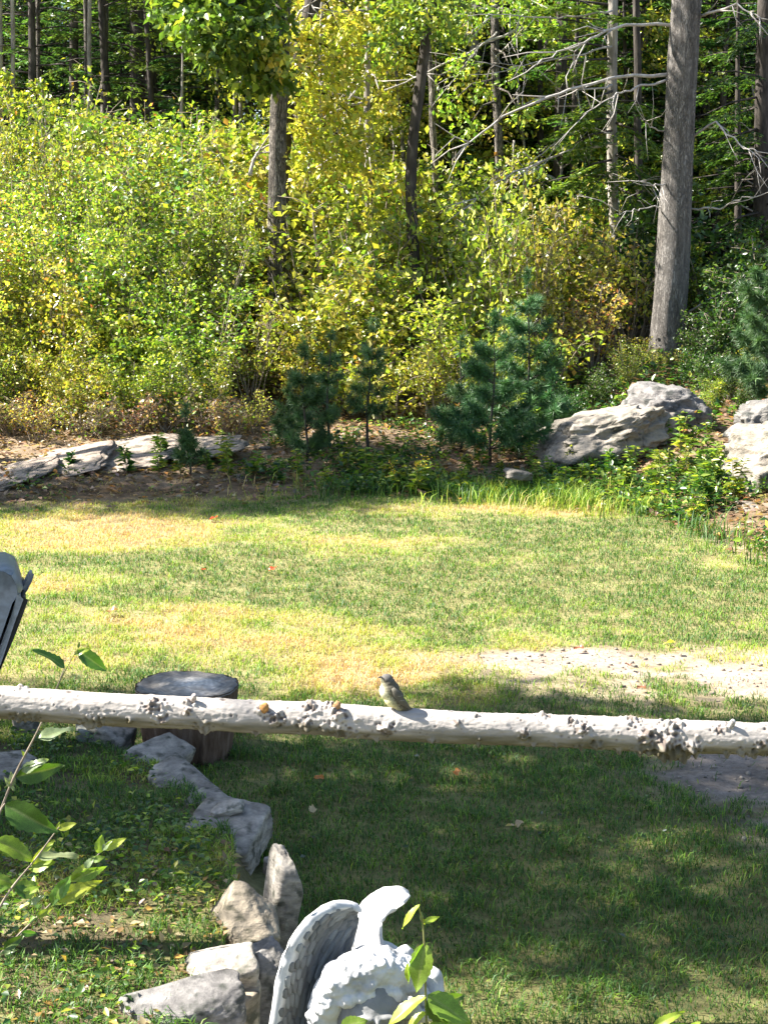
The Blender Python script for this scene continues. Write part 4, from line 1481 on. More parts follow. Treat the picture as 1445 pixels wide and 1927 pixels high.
YB = 3.95
bush = thing('leafy_shrub', 'sunlit leafy shoots with toothed leaves rising from the lower left edge', 'shrub', tuple(at(-60, 1980, YB)))
put_stem(bush, [(-60, 1900, YB), (-20, 1745, YB), (8, 1692, YB), (30, 1660, YB), (56, 1632, YB), (80, 1600, YB), (98, 1575, YB), (112, 1556, YB)], .0042, .0014, 'stem')
put_stem(bush, [(-50, 1860, YB + .03), (0, 1795, YB + .03), (38, 1757, YB + .03), (68, 1728, YB + .03), (100, 1698, YB + .03), (128, 1665, YB + .03), (160, 1632, YB + .03), (196, 1598, YB + .03)], .0034, .0011, 'stem')
put_stem(bush, [(-55, 1840, YB - .02), (-30, 1700, YB - .02), (-12, 1560, YB - .02), (4, 1520, YB - .02), (10, 1512, YB - .02)], .004, .002, 'stem')
for a in [((10, 1514), (102, 1566), 'd', -.03, .7, 1.0), ((-6, 1580), (64, 1614), 'g', 0, .1, 1.1), ((82, 1602), (100, 1584), 'l', 0, .3, 1), ((110, 1560), (143, 1549), 'l', 0, .5, .9), ((108, 1562), (112, 1548), 'l', 0, .2, 1),
          ((54, 1634), (102, 1620), 'l', .0, .1, 1.2), ((72, 1612), (146, 1608), 'p', .03, -.3, .8), ((60, 1628), (94, 1590), 'l', .02, .8, .7),
          ((-10, 1652), (26, 1660), 'g', 0, .2, 1.2), ((-14, 1672), (22, 1668), 'g', 0, .7, .8), ((24, 1672), (72, 1662), 'g', .02, .4, 1.0), ((30, 1668), (60, 1690), 'd', 0, .2, 1.2), ((42, 1690), (72, 1668), 'l', 0, .4, 1.0), ((58, 1700), (30, 1712), 'l', 0, .3, .9), ((58, 1702), (84, 1684), 'p', 0, .1, .8),
          ((70, 1728), (46, 1738), 'g', 0, .5, 1.4), ((70, 1726), (100, 1708), 'l', .02, .5, .8), ((94, 1704), (114, 1698), 'g', 0, -.2, 1.2), ((96, 1700), (120, 1662), 'g', 0, .3, 1),
          ((104, 1694), (187, 1658), 'l', .02, .5, .7), ((106, 1692), (128, 1652), 'g', 0, .2, 1.2), ((98, 1704), (110, 1672), 'd', 0, 0, 1), ((134, 1660), (168, 1622), 'l', .02, .4, .8), ((136, 1656), (202, 1634), 'g', .03, .9, .7), ((160, 1634), (178, 1612), 'p', 0, .2, 1), ((172, 1620), (196, 1612), 'g', 0, .4, 1.1), ((186, 1606), (192, 1574), 'l', 0, .3, 1.2), ((196, 1598), (236, 1578), 'l', 0, .6, .8), ((192, 1600), (212, 1580), 'p', 0, .1, .8),
          ((0, 1800), (30, 1788), 'p', 0, .4, 1), ((8, 1786), (44, 1762), 'd', 0, .6, .9), ((40, 1755), (72, 1758), 'd', .02, .8, .8), ((22, 1850), (70, 1838), 'l', 0, .3, .8), ((-8, 1870), (40, 1858), 'l', 0, .4, .8), ((70, 1858), (118, 1846), 'l', 0, .6, .7), ((-20, 1895), (20, 1880), 'g', 0, .3, 1)]:
    put_leaf(bush, a[0], a[1], YB, a[2], a[3], a[4], wmul=a[5])

# plant in front of the statue
YP = 3.22
pl = thing('young_plant', 'young plant with broad toothed leaves standing in front of the angel', 'plant', tuple(at(800, 2200, YP)))
put_stem(pl, [(806, 2300, YP), (804, 2100, YP), (803, 1950, YP), (801, 1880, YP), (799, 1800, YP), (797, 1745, YP), (792, 1722, YP), (788, 1706, YP)], .0036, .0014)
for a in [((790, 1702), (752, 1742), 'l', -.01, .35, .62), ((797, 1736), (826, 1724), 'l', .01, .3, .8), ((795, 1728), (800, 1742), 'l', 0, .3, .8), ((793, 1734), (793, 1716), 'p', 0, 0, .7),
          ((801, 1774), (782, 1866), 'g', -.03, .05, 1.0), ((798, 1776), (755, 1832), 'g', 0, 1.0, .6), ((768, 1812), (764, 1852), 'l', 0, .5, .6),
          ((804, 1872), (884, 1924), 'g', -.03, .25, 1.05), ((803, 1874), (722, 1922), 'l', -.02, .35, .75), ((805, 1880), (842, 1940), 'd', 0, .7, .9), ((803, 1905), (760, 1932), 'l', 0, .3, .9), ((806, 1908), (836, 1890), 'p', .02, .2, .7), ((640, 1932), (690, 1920), 'g', 0, .3, 1.2), ((806, 1890), (880, 1876), 'd', .06, .9, .7),
          ((804, 1930), (900, 1960), 'g', 0, .4, .9), ((804, 1940), (730, 1985), 'g', 0, .4, .9), ((804, 2000), (890, 2040), 'g', 0, .4, .9), ((804, 2020), (740, 2070), 'l', 0, .4, .9)]:
    put_leaf(pl, a[0], a[1], YP, a[2], a[3], a[4], wmul=a[5])
pl2 = thing('young_plant', 'two leaf tips poking up at the bottom edge right of the angel', 'plant', tuple(at(1262, 2250, YP)))
put_stem(pl2, [(1262, 2300, YP), (1258, 2100, YP), (1250, 1960, YP), (1245, 1930, YP)], .0034, .002)
for a in [((1228, 1932), (1284, 1902), 'l', 0, .3, .6), ((1296, 1934), (1318, 1922), 'l', 0, .2, .8), ((1250, 1960), (1330, 1990), 'g', 0, .4, .9), ((1255, 2000), (1190, 2040), 'g', 0, .4, .9), ((1245, 1945), (1300, 1930), 'g', 0, .5, .9)]:
    put_leaf(pl2, a[0], a[1], YP, a[2], a[3], a[4], wmul=a[5])

# ------------------------------------------------------------------ low broadleaf cover (stuff)
def cover(name, label, n, xs, ys, size, cols, wts, up=.9, h=(.01, .06)):
    x, y = xs, ys
    n = len(x)
    z = H(x, y) + RNG.uniform(h[0], h[1], n)
    dr = rdir(n)
    dr[:, 2] = np.abs(dr[:, 2]) * .35
    nr = rdir(n, up * 2.5)
    L = RNG.uniform(.6, 1.35, n) * size
    v, t = leaves(np.stack([x, y, z], -1), dr, nr, L, L * .62, .12, .2)
    o = add_mesh(name, v, t, M['leaf'], np.repeat(pick(cols, wts, n, .25), 4, 0))
    o['kind'] = 'stuff'
    return tag(o, label, 'ground cover')


D1, D2, D3, D4, D5, D6, D7 = (.035, .085, .02), (.085, .16, .024), (.23, .305, .04), (.45, .445, .062), (.54, .50, .09), (.48, .25, .07), (.20, .12, .06)
n = 9000
x = RNG.uniform(-2.0, -.35, n)
y = RNG.uniform(3.5, 6.6, n)
k = (terrace_mask(x, y) > .5) & (x < np.interp(y, TB_Y, TB_X) - .15 - .12 * (y < 4.2)) & (fbm(x * 3.4, y * 3.4, 31, 3) + .25 * fbm(x * 11, y * 11, 3, 2) > RNG.uniform(-.35, .55, n))
cover('clover_cover', 'clover and small broad leaves among the grass inside the stone wall', n, x[k], y[k], .026, [D1, D2, D3, D4], [2, 4, 3, .6])
n = 1500
x = RNG.uniform(-2.0, 2.2, n)
y = RNG.uniform(4.2, 7, n)
k = (terrace_mask(x, y) < .1) & (fbm(x * 3, y * 3, 41, 3) > RNG.uniform(-.1, .8, n))
cover('lawn_weeds', 'small broadleaf weeds scattered in the shaded lawn', n, x[k], y[k], .022, [D1, D2, (.16, .20, .14)], [3, 3, .5], h=(.01, .035))
# creeping leaves and leaf litter on the bank
n = 42000
x = RNG.uniform(-5, 4.6, n)
off = RNG.uniform(-.15, 3.4, n)
y = np.interp(x, TOE_X, TOE_Y) + off
cov = fbm(x * 1.6, y * 1.6, 51, 4)
wl = -.45 * sstep(-.2, -1.6, x) + .55 * blob(x, y, -1.8, 14.9, 1.2, .45) + .5 * blob(x, y, .3, 14.4, 1.2, .5) + .7 * blob(x, y, 1.6, 14.2, 1.3, .7) + .4 * blob(x, y, 3.2, 14.6, 1, 1.4) - .5 * blob(x, y, -3.2, 15.3, 1.6, .6)
k = cov + wl * 1.5 > RNG.uniform(-.1, .9, n)
x1, y1 = x[k], y[k]
o = cover('bank_cover', 'low creeping leaves covering the shaded foot of the bank', n, x1, y1, .06, [D1, D2, D3, D4], [4, 3, 1.6, .3], h=(.02, .13))
n = 22000
x = RNG.uniform(-6, 6, n)
off = RNG.uniform(-.4, 8.5, n)
y = np.interp(x, TOE_X, TOE_Y) + off
k = RNG.uniform(0, 1, n) < .25 + .75 * sstep(.0, 1.0, off)
cover('leaf_litter', 'fallen brown and tan leaves lying on the bank', n, x[k], y[k], .07, [D7, (.22, .16, .10), (.33, .26, .18), D6], [4, 3, 2, .35], up=1.4, h=(.004, .03))

n = 9000
x = RNG.uniform(1.0, 5.5, n)
y = RNG.uniform(15.4, 20, n)
k = fbm(x * 1.5, y * 1.5, 71, 3) + .35 > RNG.uniform(-.4, .9, n)
cover('undergrowth', 'dark low undergrowth behind the boulders under the big pine', n, x[k], y[k], .075, [D1, D2, D3, D7], [4, 3, 1, 1], h=(.02, .22))
n = 1300
x = RNG.uniform(-2.0, -.4, n)
y = RNG.uniform(3.5, 4.9, n)
cover('dry_leaf_bits', 'small dry leaf fragments scattered on the soil inside the stone wall', n, x, y, .03, [D7, (.30, .20, .11), (.42, .32, .20), D6], [4, 3, 2, .8], up=1.4, h=(.004, .02))

# ------------------------------------------------------------------ fallen leaves on the lawn
lm_ = {}
for nm, c in (('o', (.50, .13, .03)), ('y', (.62, .45, .08)), ('b', (.28, .12, .06)), ('t', (.55, .40, .24))):
    lm_[nm] = leaf_proto('fallen_' + nm, c, seed=ord(nm), wid=.75, cup=.35, droop=-.2, wave=.1)
for px, py, c, s, lb in [(506, 1083, 'o', .07, 'orange fallen leaf on the green middle of the lawn'), (1247, 1221, 'y', .085, 'yellow fallen leaf on the lawn above the sandy patch'), (1280, 1234, 't', .06, 'tan fallen leaf right of the yellow one'),
                         (385, 1080, 'o', .05, 'small orange leaf on the lawn left of the larger orange one'), (200, 1160, 'b', .09, 'dark brown leaf lying flat on the dry grass above the stump'), (1215, 1306, 'b', .05, 'dark red-brown leaf on the bare sand'), (1180, 1262, 'b', .05, 'brown leaf at the upper edge of the sand'), (1098, 1229, 'b', .06, 'brown leaf at the grassy rim of the sand'),
                         (862, 1472, 'o', .05, 'orange-brown leaf in the shaded grass below the rail'), (610, 1478, 'o', .045, 'small reddish leaf in the shaded grass right of the stump'), (980, 1560, 't', .05, 'tan leaf in the shaded grass right of centre'), (395, 985, 'o', .08, 'rust coloured leaf on the dry grass below the shaded bank'), (950, 1570, 't', .045, 'pale tan leaf beside the other tan one in shade'),
                         (590, 1545, 't', .05, 'pale leaf on the grass right of the big slab')]:
    p = ground_at(px, py)
    o = bpy.data.objects.new('fallen_leaf', lm_[c])
    COL.objects.link(o)
    o.location = (p[0], p[1], p[2] + .035)
    o.rotation_euler = (random.uniform(-.5, .3), random.uniform(-.3, .3), random.uniform(0, 6.3))
    o.scale = (s, s, s)
    tag(o, lb, 'leaf', 'fallen leaves on the lawn')

# pebbles on the bare patches (stuff)
bm = bmesh.new()
bmesh.ops.create_icosphere(bm, subdivisions=1, radius=1.0)
pv0 = np.array([q.co[:] for q in bm.verts])
pt0 = np.array([[l_.vert.index for l_ in f.loops] for f in bm.faces])
bm.free()
n = 2600
x = np.concatenate([RNG.uniform(.4, 2.6, n), RNG.uniform(2.4, 3.6, 900)])
y = np.concatenate([RNG.uniform(5.0, 8.6, n), RNG.uniform(10.4, 12.8, 900)])
k = (bare(x, y) > RNG.uniform(.25, 1.0, len(x)))
x, y = x[k], y[k]
n = len(x)
sz = RNG.uniform(.003, .008, n) * RNG.choice([1, 1, 1, 1.8], n)
pc = np.stack([x, y, H(x, y) + sz * .3], -1)
sq = RNG.uniform(.6, 1.3, (n, 3)) * sz[:, None] * np.array([1, 1, .7])
pv = (pc[:, None] + pv0[None] * sq[:, None] * RNG.uniform(.8, 1.2, (n, 12, 1))).reshape(-1, 3)
ptt = (pt0[None] + (np.arange(n) * 12)[:, None, None]).reshape(-1, 3)
o = add_mesh('pebbles', pv, ptt, M['rock'], np.repeat(pick([(1.6, 1.45, 1.25), (1.1, 1.0, .9), (2.1, 2.0, 1.9), (.6, .55, .5)], [3, 3, 1, 1], n), 12, 0) if 0 else np.repeat(RNG.uniform(1.0, 1.8, (n, 1)) * np.array([[1, .93, .83]]), 12, 0), smooth=True)
tag(o, 'small pebbles and grit on the bare sandy patches', 'pebbles', None, 'stuff')

# ------------------------------------------------------------------ weeds and flowers on the bank
def weed_proto(h, nl, size, cols, wts, flower=None, spread=.35):
    nst = max(1, int(h * 6))
    sa, fa = Acc(), Acc()
    for s in range(nst):
        az = random.uniform(0, 6.28)
        ln = random.uniform(.05, spread) * h
        u = np.linspace(0, 1, 6)
        hh = h * random.uniform(.7, 1)
        P = np.stack([np.cos(az) * ln * u ** 1.5, np.sin(az) * ln * u ** 1.5, hh * u], -1)
        v, t = tube(P, np.linspace(.005, .002, 6), 4)
        sa.add(v, t, (1, 1, 1))
        m = nl // nst
        uu = RNG.uniform(.12, 1, m)
        p = np.stack([np.interp(uu, u, P[:, k]) for k in range(3)], -1)
        a2 = RNG.uniform(0, 6.28, m)
        d = np.stack([np.cos(a2), np.sin(a2), RNG.uniform(-.1, .7, m)], -1)
        L = size * RNG.uniform(.6, 1.2, m) * (1.1 - .45 * uu)
        nr = rdir(m, 2.0)
        v, t = leaves(p, d, nr, L, L * .36, .1, .25)
        fa.add(v, t, np.repeat(pick(cols, wts, m), 4, 0))
        if flower:
            q = 40
            p = P[-1] + RNG.normal(0, 1, (q, 3)) * np.array([.025, .025, .05])
            v, t = leaves(p, rdir(q, .5), rdir(q), .018, .014)
            fa.add(v, t, np.repeat(pick([flower], [1], q, .1), 4, 0))
    return sa, fa


def weed(label, cat, loc, protos, group):
    r = thing('weed', label, cat, loc, group)
    sa, fa = protos
    for acc_, nm, mt in ((sa, 'stalk', 'green_stem'), (fa, 'leaves', 'leaf')):
        o = acc_.build(nm, M[mt], None)
        o.parent = r
        if nm == 'leaves':
            o['kind'] = 'stuff'
    return r


WD = [(weed_proto(.28, 60, .11, [D1, D2, D3], [2, 3, 2]), 'dark leafy weed'), (weed_proto(.35, 70, .10, [D2, D3, D4], [2, 3, 1]), 'bright green weed'), (weed_proto(.22, 50, .09, [D3, D4, D2], [3, 1, 2]), 'low yellow-green weed')]
w_roots, WLATE = [], []
WGRP = 'weeds along the foot of the bank'
spots = [(760, 925), (795, 930), (835, 905), (880, 900), (905, 880), (860, 925), (940, 905), (1000, 880), (1040, 900), (1075, 890), (1010, 920), (1110, 885), (1150, 895), (1190, 890), (1220, 905), (1260, 890), (1290, 900), (1090, 915), (1180, 930), (1240, 930), (1320, 930), (1350, 925), (1380, 940), (1300, 985), (1330, 960), (1060, 935), (960, 850), (1000, 860), (1280, 855), (1340, 880),
         (240, 895), (300, 890), (340, 895), (390, 890), (430, 900), (480, 895), (520, 910), (560, 895), (610, 915), (650, 900), (690, 910), (730, 905), (590, 860), (660, 870), (730, 860), (310, 870), (420, 880), (1250, 840), (1300, 850), (1330, 845), (1270, 800), (1310, 790), (1350, 780), (1290, 760), (1060, 760), (1100, 745), (1020, 790), (1000, 800)]
for k, (px, py) in enumerate(spots):
    p = ground_at(px, py)
    pr, nm = WD[k % 3]
    where = 'below the ledge' if px < 350 else 'under the young pines' if px < 760 else 'in the sunny strip by the goldenrod' if px < 960 else 'in front of the long boulder' if px < 1240 and py > 840 else 'between the two boulders' if px < 1350 and py < 900 else 'beside the cracked boulder' if px >= 1240 else 'behind the long boulder'
    lb = f'{nm} {where}'
    s = random.uniform(.8, 1.3)
    if len(w_roots) <= k % 3:
        r = weed(lb, 'weed', (p[0], p[1], p[2] - .01), pr, WGRP)
        w_roots.append(r)
    else:
        r = dup(w_roots[k % 3], (p[0], p[1], p[2] - .01), random.uniform(0, 6.3), s, lb, WGRP)
    WLATE.append((r, lb))
p = ground_at(782, 932)
weed('goldenrod with yellow flower sprays at the edge of the lawn', 'wildflower', tuple(p), weed_proto(.36, 60, .12, [D2, D3, D4], [2, 3, 1], flower=(.62, .42, .03)), None)
p = ground_at(752, 925)
weed('small goldenrod left of the larger one, leaning towards the shade', 'wildflower', tuple(p), weed_proto(.26, 40, .09, [D2, D3], [2, 3], flower=(.55, .38, .03)), None)
p = ground_at(972, 848)
weed('tall seedy weed stalk standing alone in front of the bushy pine', 'weed', tuple(p), weed_proto(.66, 60, .15, [D2, D3], [2, 3], flower=(.22, .28, .07), spread=.1), None)
p = ground_at(1325, 905)
weed('upright pale green weed with narrow leaves between the boulders', 'weed', tuple(p), weed_proto(.42, 70, .13, [D3, (.14, .24, .05)], [2, 3], spread=.12), None)
p = ground_at(1350, 890)
weed('second upright weed just right of the narrow-leaved one', 'weed', tuple(p), weed_proto(.40, 60, .12, [D3, (.14, .24, .05)], [2, 3], spread=.12), None)
p = ground_at(130, 888)
weed('dark green leafy sprig growing up in front of the pale ledge', 'weed', tuple(p), weed_proto(.24, 70, .10, [D1, D2], [3, 2]), None)

# ------------------------------------------------------------------ young white pines on the bank
def pine_tufts(acc, p, d, n, ln, col):
    m = len(p)
    P = np.repeat(p, n, 0)
    D = np.repeat(norm(d), n, 0)
    dr = norm(D * .75 + RNG.standard_normal((m * n, 3)) * .62 + np.array([0, 0, .12]))
    L = ln * RNG.uniform(.7, 1.15, m * n)[:, None]
    s = norm(np.cross(dr, rdir(m * n))) * .0034
    tip = P + dr * L - np.array([0, 0, 1.0]) * L * .1
    v = np.stack([P - s, P + s, tip], 1).reshape(-1, 3)
    t = np.arange(m * n * 3).reshape(-1, 3)
    acc.add(v, t, np.repeat(np.repeat(col, n, 0), 3, 0))


def young_pine(label, px, py, Y, h, wid, dens, lean=0.0, bare_to=.12, twin=False, seed=0):
    p = at(px, py, Y)
    z = hz(p[0], Y)
    root = thing('young_pine', label, 'pine', (p[0], Y, z - .02), 'young white pines on the bank')
    st = np.random.get_state
    rg = np.random.default_rng(seed)
    tr_, br_, nd = Acc(), Acc(), Acc()
    u = np.linspace(0, 1, 9)
    T = np.stack([lean * u ** 1.3 + .02 * np.sin(u * 5 + seed), .02 * np.sin(u * 4 + 2 * seed), h * u], -1)
    v, t = tube(T, np.linspace(.018 * h ** .5, .004, 9), 7)
    tr_.add(v, t, (1, 1, 1))
    whorl = max(4, int(h / .26))
    for w in range(whorl + 1):
        f = bare_to + (1 - bare_to) * w / whorl
        c = np.array([np.interp(f, u, T[:, k]) for k in range(3)])
        L0 = 1.12 * wid * (1 - f * .78) * rg.uniform(.75, 1.1) * (0.6 + .4 * min(1, f * 6))
        nb = int(rg.integers(4, 7)) if w < whorl else 1
        for b in range(nb):
            az = rg.uniform(0, 6.28)
            d = np.array([math.cos(az), math.sin(az), rg.uniform(.15, .65) + .4 * f])
            if w == whorl:
                d = np.array([0, 0, 1.0]); L0 = .2
            d = norm(d)
            uu = np.linspace(0, 1, 5)
            L_ = L0 * rg.uniform(.6, 1.1)
            P = c + d * L_ * uu[:, None] + np.array([0, 0, 1]) * (.12 * L_ * uu ** 2)[:, None]
            v, t = tube(P, np.linspace(.006, .0025, 5), 4)
            br_.add(v, t, (1, 1, 1))
            m = max(4, int(L_ * 62 * dens))
            q = rg.uniform(.25, 1, m)
            q[0] = 1
            pp = np.stack([np.interp(q, uu, P[:, k]) for k in range(3)], -1)
            sd = norm(d + rg.standard_normal((m, 3)) * .5)
            off = sd * rg.uniform(0, .12, (m, 1)) * min(1, L_ * 2)
            pine_tufts(nd, pp + off, sd, 26, .105, pick([(.045, .11, .035), (.075, .165, .048), (.125, .24, .06)], [3, 3, 1], m))
    tr_.build('trunk', M['bark_dark'], root, origin=(0, 0, 0))
    br_.build('branches', M['bark_dark'], root, origin=(0, 0, 0))
    nd.build('needles', M['needle'], root, kind='stuff', origin=(0, 0, 0))
    return root


young_pine('dark bushy young pine, leftmost of the group on the bank', 575, 828, 15.6, 1.02, .42, 1.5, seed=1)
young_pine('slim young pine just right of the leftmost bushy one', 618, 806, 16.2, 1.12, .36, .9, lean=.02, bare_to=.3, seed=2)
young_pine('sparse young pine with a bare visible trunk', 693, 822, 15.9, 1.27, .40, .85, lean=.03, bare_to=.38, seed=3)
young_pine('bushy bright young pine behind the tall weed stalk', 925, 832, 15.4, 1.30, .62, 1.7, seed=4)
young_pine('taller dark young pine rising behind the bushy bright one', 990, 800, 16.6, 1.68, .60, 1.15, seed=5)
young_pine('thin open young pine left of the bushy bright one', 868, 815, 16.2, 1.05, .32, .8, seed=6)
young_pine('tiny pine seedling standing alone at the right end of the pale ledge', 355, 880, 14.8, .50, .16, .8, seed=7, bare_to=.35)
young_pine('large bushy young pine cut off by the right edge', 1446, 745, 16.2, 1.65, .66, 1.9, seed=8)
young_pine('low dark young pine between the bushy bright one and the long boulder', 1035, 800, 16.3, .62, .36, 1.1, seed=9)
young_pine('little pine sprout at the foot of the leftmost bushy one', 540, 790, 16.4, .5, .25, 1, seed=10)

# ------------------------------------------------------------------ thicket of shrubs
def shrub_proto(h, w, nstem, nleaf, size, cols, wts, seed=0, bare_=.12):
    rg = np.random.default_rng(seed)
    sa, fa = Acc(), Acc()
    for s in range(nstem):
        az = rg.uniform(0, 6.28)
        ln = rg.uniform(.15, .5) * w
        hh = h * rg.uniform(.55, 1.0)
        u = np.linspace(0, 1, 7)
        b0 = np.array([math.cos(az + 1), math.sin(az + 1), 0]) * rg.uniform(0, .15) * w
        P = b0 + np.stack([np.cos(az) * ln * u ** 1.2 + .03 * np.sin(u * 7 + s), np.sin(az) * ln * u ** 1.2, hh * u], -1)
        v, t = tube(P, np.linspace(.010 + .003 * h, .003, 7), 4)
        sa.add(v, t, (1, 1, 1))
        nt_ = int(10 + 5 * h)
        for k in range(nt_):
            f = rg.uniform(bare_, 1) ** .8
            c = np.array([np.interp(f, u, P[:, q]) for q in range(3)])
            a2 = rg.uniform(0, 6.28)
            L_ = rg.uniform(.15, .42) * w * (1.15 - .6 * f)
            d = norm(np.array([math.cos(a2), math.sin(a2), rg.uniform(.05, .9)]))
            e = c + d * L_
            v, t = tube(np.array([c, (c + e) / 2 + np.array([0, 0, .02]), e]), [.004, .003, .0015], 3)
            sa.add(v, t, (1, 1, 1))
            m = max(3, int(nleaf / nstem / nt_))
            q = RNG.uniform(.1, 1.05, m)[:, None]
            p = c + (e - c) * q + RNG.normal(0, .035 * w + .01, (m, 3))
            dr = norm(d * .4 + rdir(m) + np.array([0, 0, -.25]))
            Ls = size * RNG.uniform(.65, 1.25, m)
            v, t = leaves(p, dr, rdir(m, .9), Ls, Ls * .66, .14, .15)
            tone = rg.uniform(.62, 1.32)
            fa.add(v, t, np.repeat(np.clip(pick(cols, wts, m, .2) * tone, .01, .8), 4, 0))
    return sa, fa


SH = {
    'bright yellow-green': (shrub_proto(1.5, 1.3, 9, 2421, .072, [D3, D4, D5, D2], [4, 4, 1.2, 1], 1), 1.5),
    'green and gold': (shrub_proto(1.7, 1.4, 10, 2063, .066, [D3, D4, D5, D6], [3, 4, 2, .5], 2), 1.7),
    'mid green': (shrub_proto(1.8, 1.4, 10, 2601, .062, [D2, D3, D4], [2, 4, 1.5], 3), 1.8),
    'olive green small-leaved': (shrub_proto(2.2, 1.5, 12, 3318, .054, [D2, D3, D4, D6], [2, 4, 3, .3], 4), 2.2),
    'pale yellow': (shrub_proto(1.7, 1.3, 10, 1345, .068, [D4, D5, D3], [4, 2, 3], 5, .2), 1.7),
    'thin orange-tinged': (shrub_proto(1.5, 1.1, 12, 986, .066, [D5, D6, D4, D7], [3, 1.2, 3, 1], 6, .25), 1.5),
    'blue-green': (shrub_proto(1.7, 1.4, 8, 2332, .075, [(.10, .22, .09), (.16, .28, .12), D3], [3, 2, 1], 7), 1.7),
    'dark green': (shrub_proto(1.5, 1.3, 8, 2152, .072, [D1, D2, (.06, .13, .035)], [2, 3, 3], 8), 1.5),
    'tall airy green': (shrub_proto(2.9, 1.5, 10, 2601, .060, [D2, D3, D4], [2, 4, 3], 9, .2), 2.9),
    'knee-high brownish': (shrub_proto(.6, .9, 12, 538, .06, [D7, D6, D3, (.36, .26, .14)], [2, 1, 2, 4], 10), .6),
    'low golden': (shrub_proto(.8, 1.0, 9, 896, .068, [D4, D5, D3, D6], [4, 2, 3, .4], 11), .8),
}
sh_roots = {}
SGRP = 'shrubs of the thicket at the edge of the woods'
ZN = [(130, 'at the far left'), (270, 'above the pale ledge'), (400, 'above the tiny pine seedling'), (495, 'left of the two-toned oak'), (600, 'right of the two-toned oak'), (720, 'behind the sparse young pine'),
      (830, 'beside the leaning tree'), (960, 'behind the bushy bright pine'), (1080, 'behind the tall dark pine'), (1190, 'behind the long boulder'), (1300, 'below the big pine'), (9999, 'at the right edge')]
LATE = []


def late(o, base):
    LATE.append((o, base))
    o['label'] = base
    return o


def finish_labels():
    ords = ['first', 'second', 'third', 'fourth', 'fifth', 'sixth', 'seventh', 'eighth', 'ninth', 'tenth']
    by = {}
    for o, b in LATE:
        by.setdefault(b, []).append(o)
    for b, l in by.items():
        if len(l) > 1:
            l.sort(key=lambda o: o.location.x / max(o.location.y, 1))
            for i, o in enumerate(l):
                o['label'] = b + ', ' + ('leftmost' if i == 0 else 'rightmost' if i == len(l) - 1 else (ords[i] if i < 10 else f'{i + 1}th') + ' from left')



def shrub(kind, x, Y, h, wmul=1.0):
    pr, h0 = SH[kind]
    z = hz(x, Y) - .03
    px = 722.5 + x / Y * FPX * .99
    zone = next(b for a, b in ZN if px < a)
    row = 'in the front row' if Y < 18.6 else 'in the middle row' if Y < 21.2 else 'in the back row'
    lb = f'{kind} shrub {row} {zone}'
    s = h / h0
    if kind not in sh_roots:
        r = thing('shrub', lb, 'shrub', (0, 0, 0), SGRP)
        pr[0].build('stems', M['stem'], r)
        pr[1].build('leaves', M['leaf'], r, kind='stuff')
        sh_roots[kind] = r
        r.location = (x, Y, z)
        r.rotation_euler = (0, 0, random.uniform(0, 6.28))
        r.scale = (s * wmul, s * wmul, s)
        return late(r, lb)
    return late(dup(sh_roots[kind], (x, Y, z), random.uniform(0, 6.28), (s * wmul, s * wmul, s), lb, SGRP), lb)


def pxx(px, Y):
    return (px - 722.5) / FPX * Y * 1.0


rs = random.Random(11)
# (row distance, px start, px end, px step, [(px limit, kinds, height lo, hi)])
def row(Y, a, b, st, table):
    px = a
    while px <= b:
        for lim, kinds, lo, hi in table:
            if px < lim:
                q_ = px + rs.uniform(-18, 18)
                low = .36 if 455 < q_ < 575 and 18.6 < Y < 20.7 else .40 if 730 < q_ < 830 and 18.6 < Y < 20.9 else .34 if 1190 < q_ < 1320 and Y < 20.3 else .72 if q_ < 45 and Y > 19.5 else 1
                shrub(rs.choice(kinds), pxx(q_, Y), Y + rs.uniform(-.35, .35), rs.uniform(lo, hi) * low, rs.uniform(.9, 1.15) / low ** .5)
                break
        px += st


YG, GG, MG, OL, PY, OR, BG, DG, TA, KB, LG = list(SH)
row(16.7, -120, 470, 62, [(470, [KB, KB, OR], .40, .62)])
row(17.3, -140, 500, 78, [(430, [YG, YG, MG], .80, 1.1), (520, [OR, KB], .5, .8)])
row(18.1, -140, 1010, 88, [(430, [YG, YG, GG, MG], 1.3, 1.7), (560, [OR, PY, YG], .9, 1.3), (830, [LG, PY, YG], .8, 1.15), (1030, [YG, LG], 1.0, 1.4)])
row(19.0, -160, 1260, 92, [(420, [GG, OL, MG], 1.7, 2.2), (850, [YG, GG, PY, PY], 1.5, 2.1), (1010, [PY, GG, PY], 1.4, 1.9), (1180, [OR, PY, PY], 1.2, 1.6), (1300, [OR, PY], .9, 1.4)])
row(20.2, -160, 1240, 96, [(420, [OL, GG, MG], 2.1, 2.6), (850, [YG, PY, PY, GG], 2.0, 2.7), (1040, [GG, PY, PY], 1.9, 2.5), (1240, [PY, GG, OR], 1.6, 2.1)])
row(21.5, -160, 1240, 96, [(250, [OL, MG, TA], 2.6, 3.0), (470, [BG, OL, BG], 2.1, 2.5), (860, [YG, GG, PY], 2.6, 3.0), (1240, [MG, GG, DG, PY], 2.1, 2.6)])
row(22.8, -160, 1220, 100, [(60, [OL], 2.2, 2.5), (210, [TA, OL], 3.1, 3.5), (480, [OL, TA, MG], 2.7, 3.1), (620, [OL, MG], 2.6, 3.0), (860, [GG, YG, MG], 2.9, 3.3), (1230, [MG, DG], 2.2, 2.8)])
row(24.3, -160, 1200, 110, [(70, [DG], 2.2, 2.6), (170, [TA], 3.5, 3.9), (480, [TA, OL], 2.8, 3.3), (880, [GG, YG], 2.8, 3.3), (1210, [DG, MG], 2.4, 2.9)])
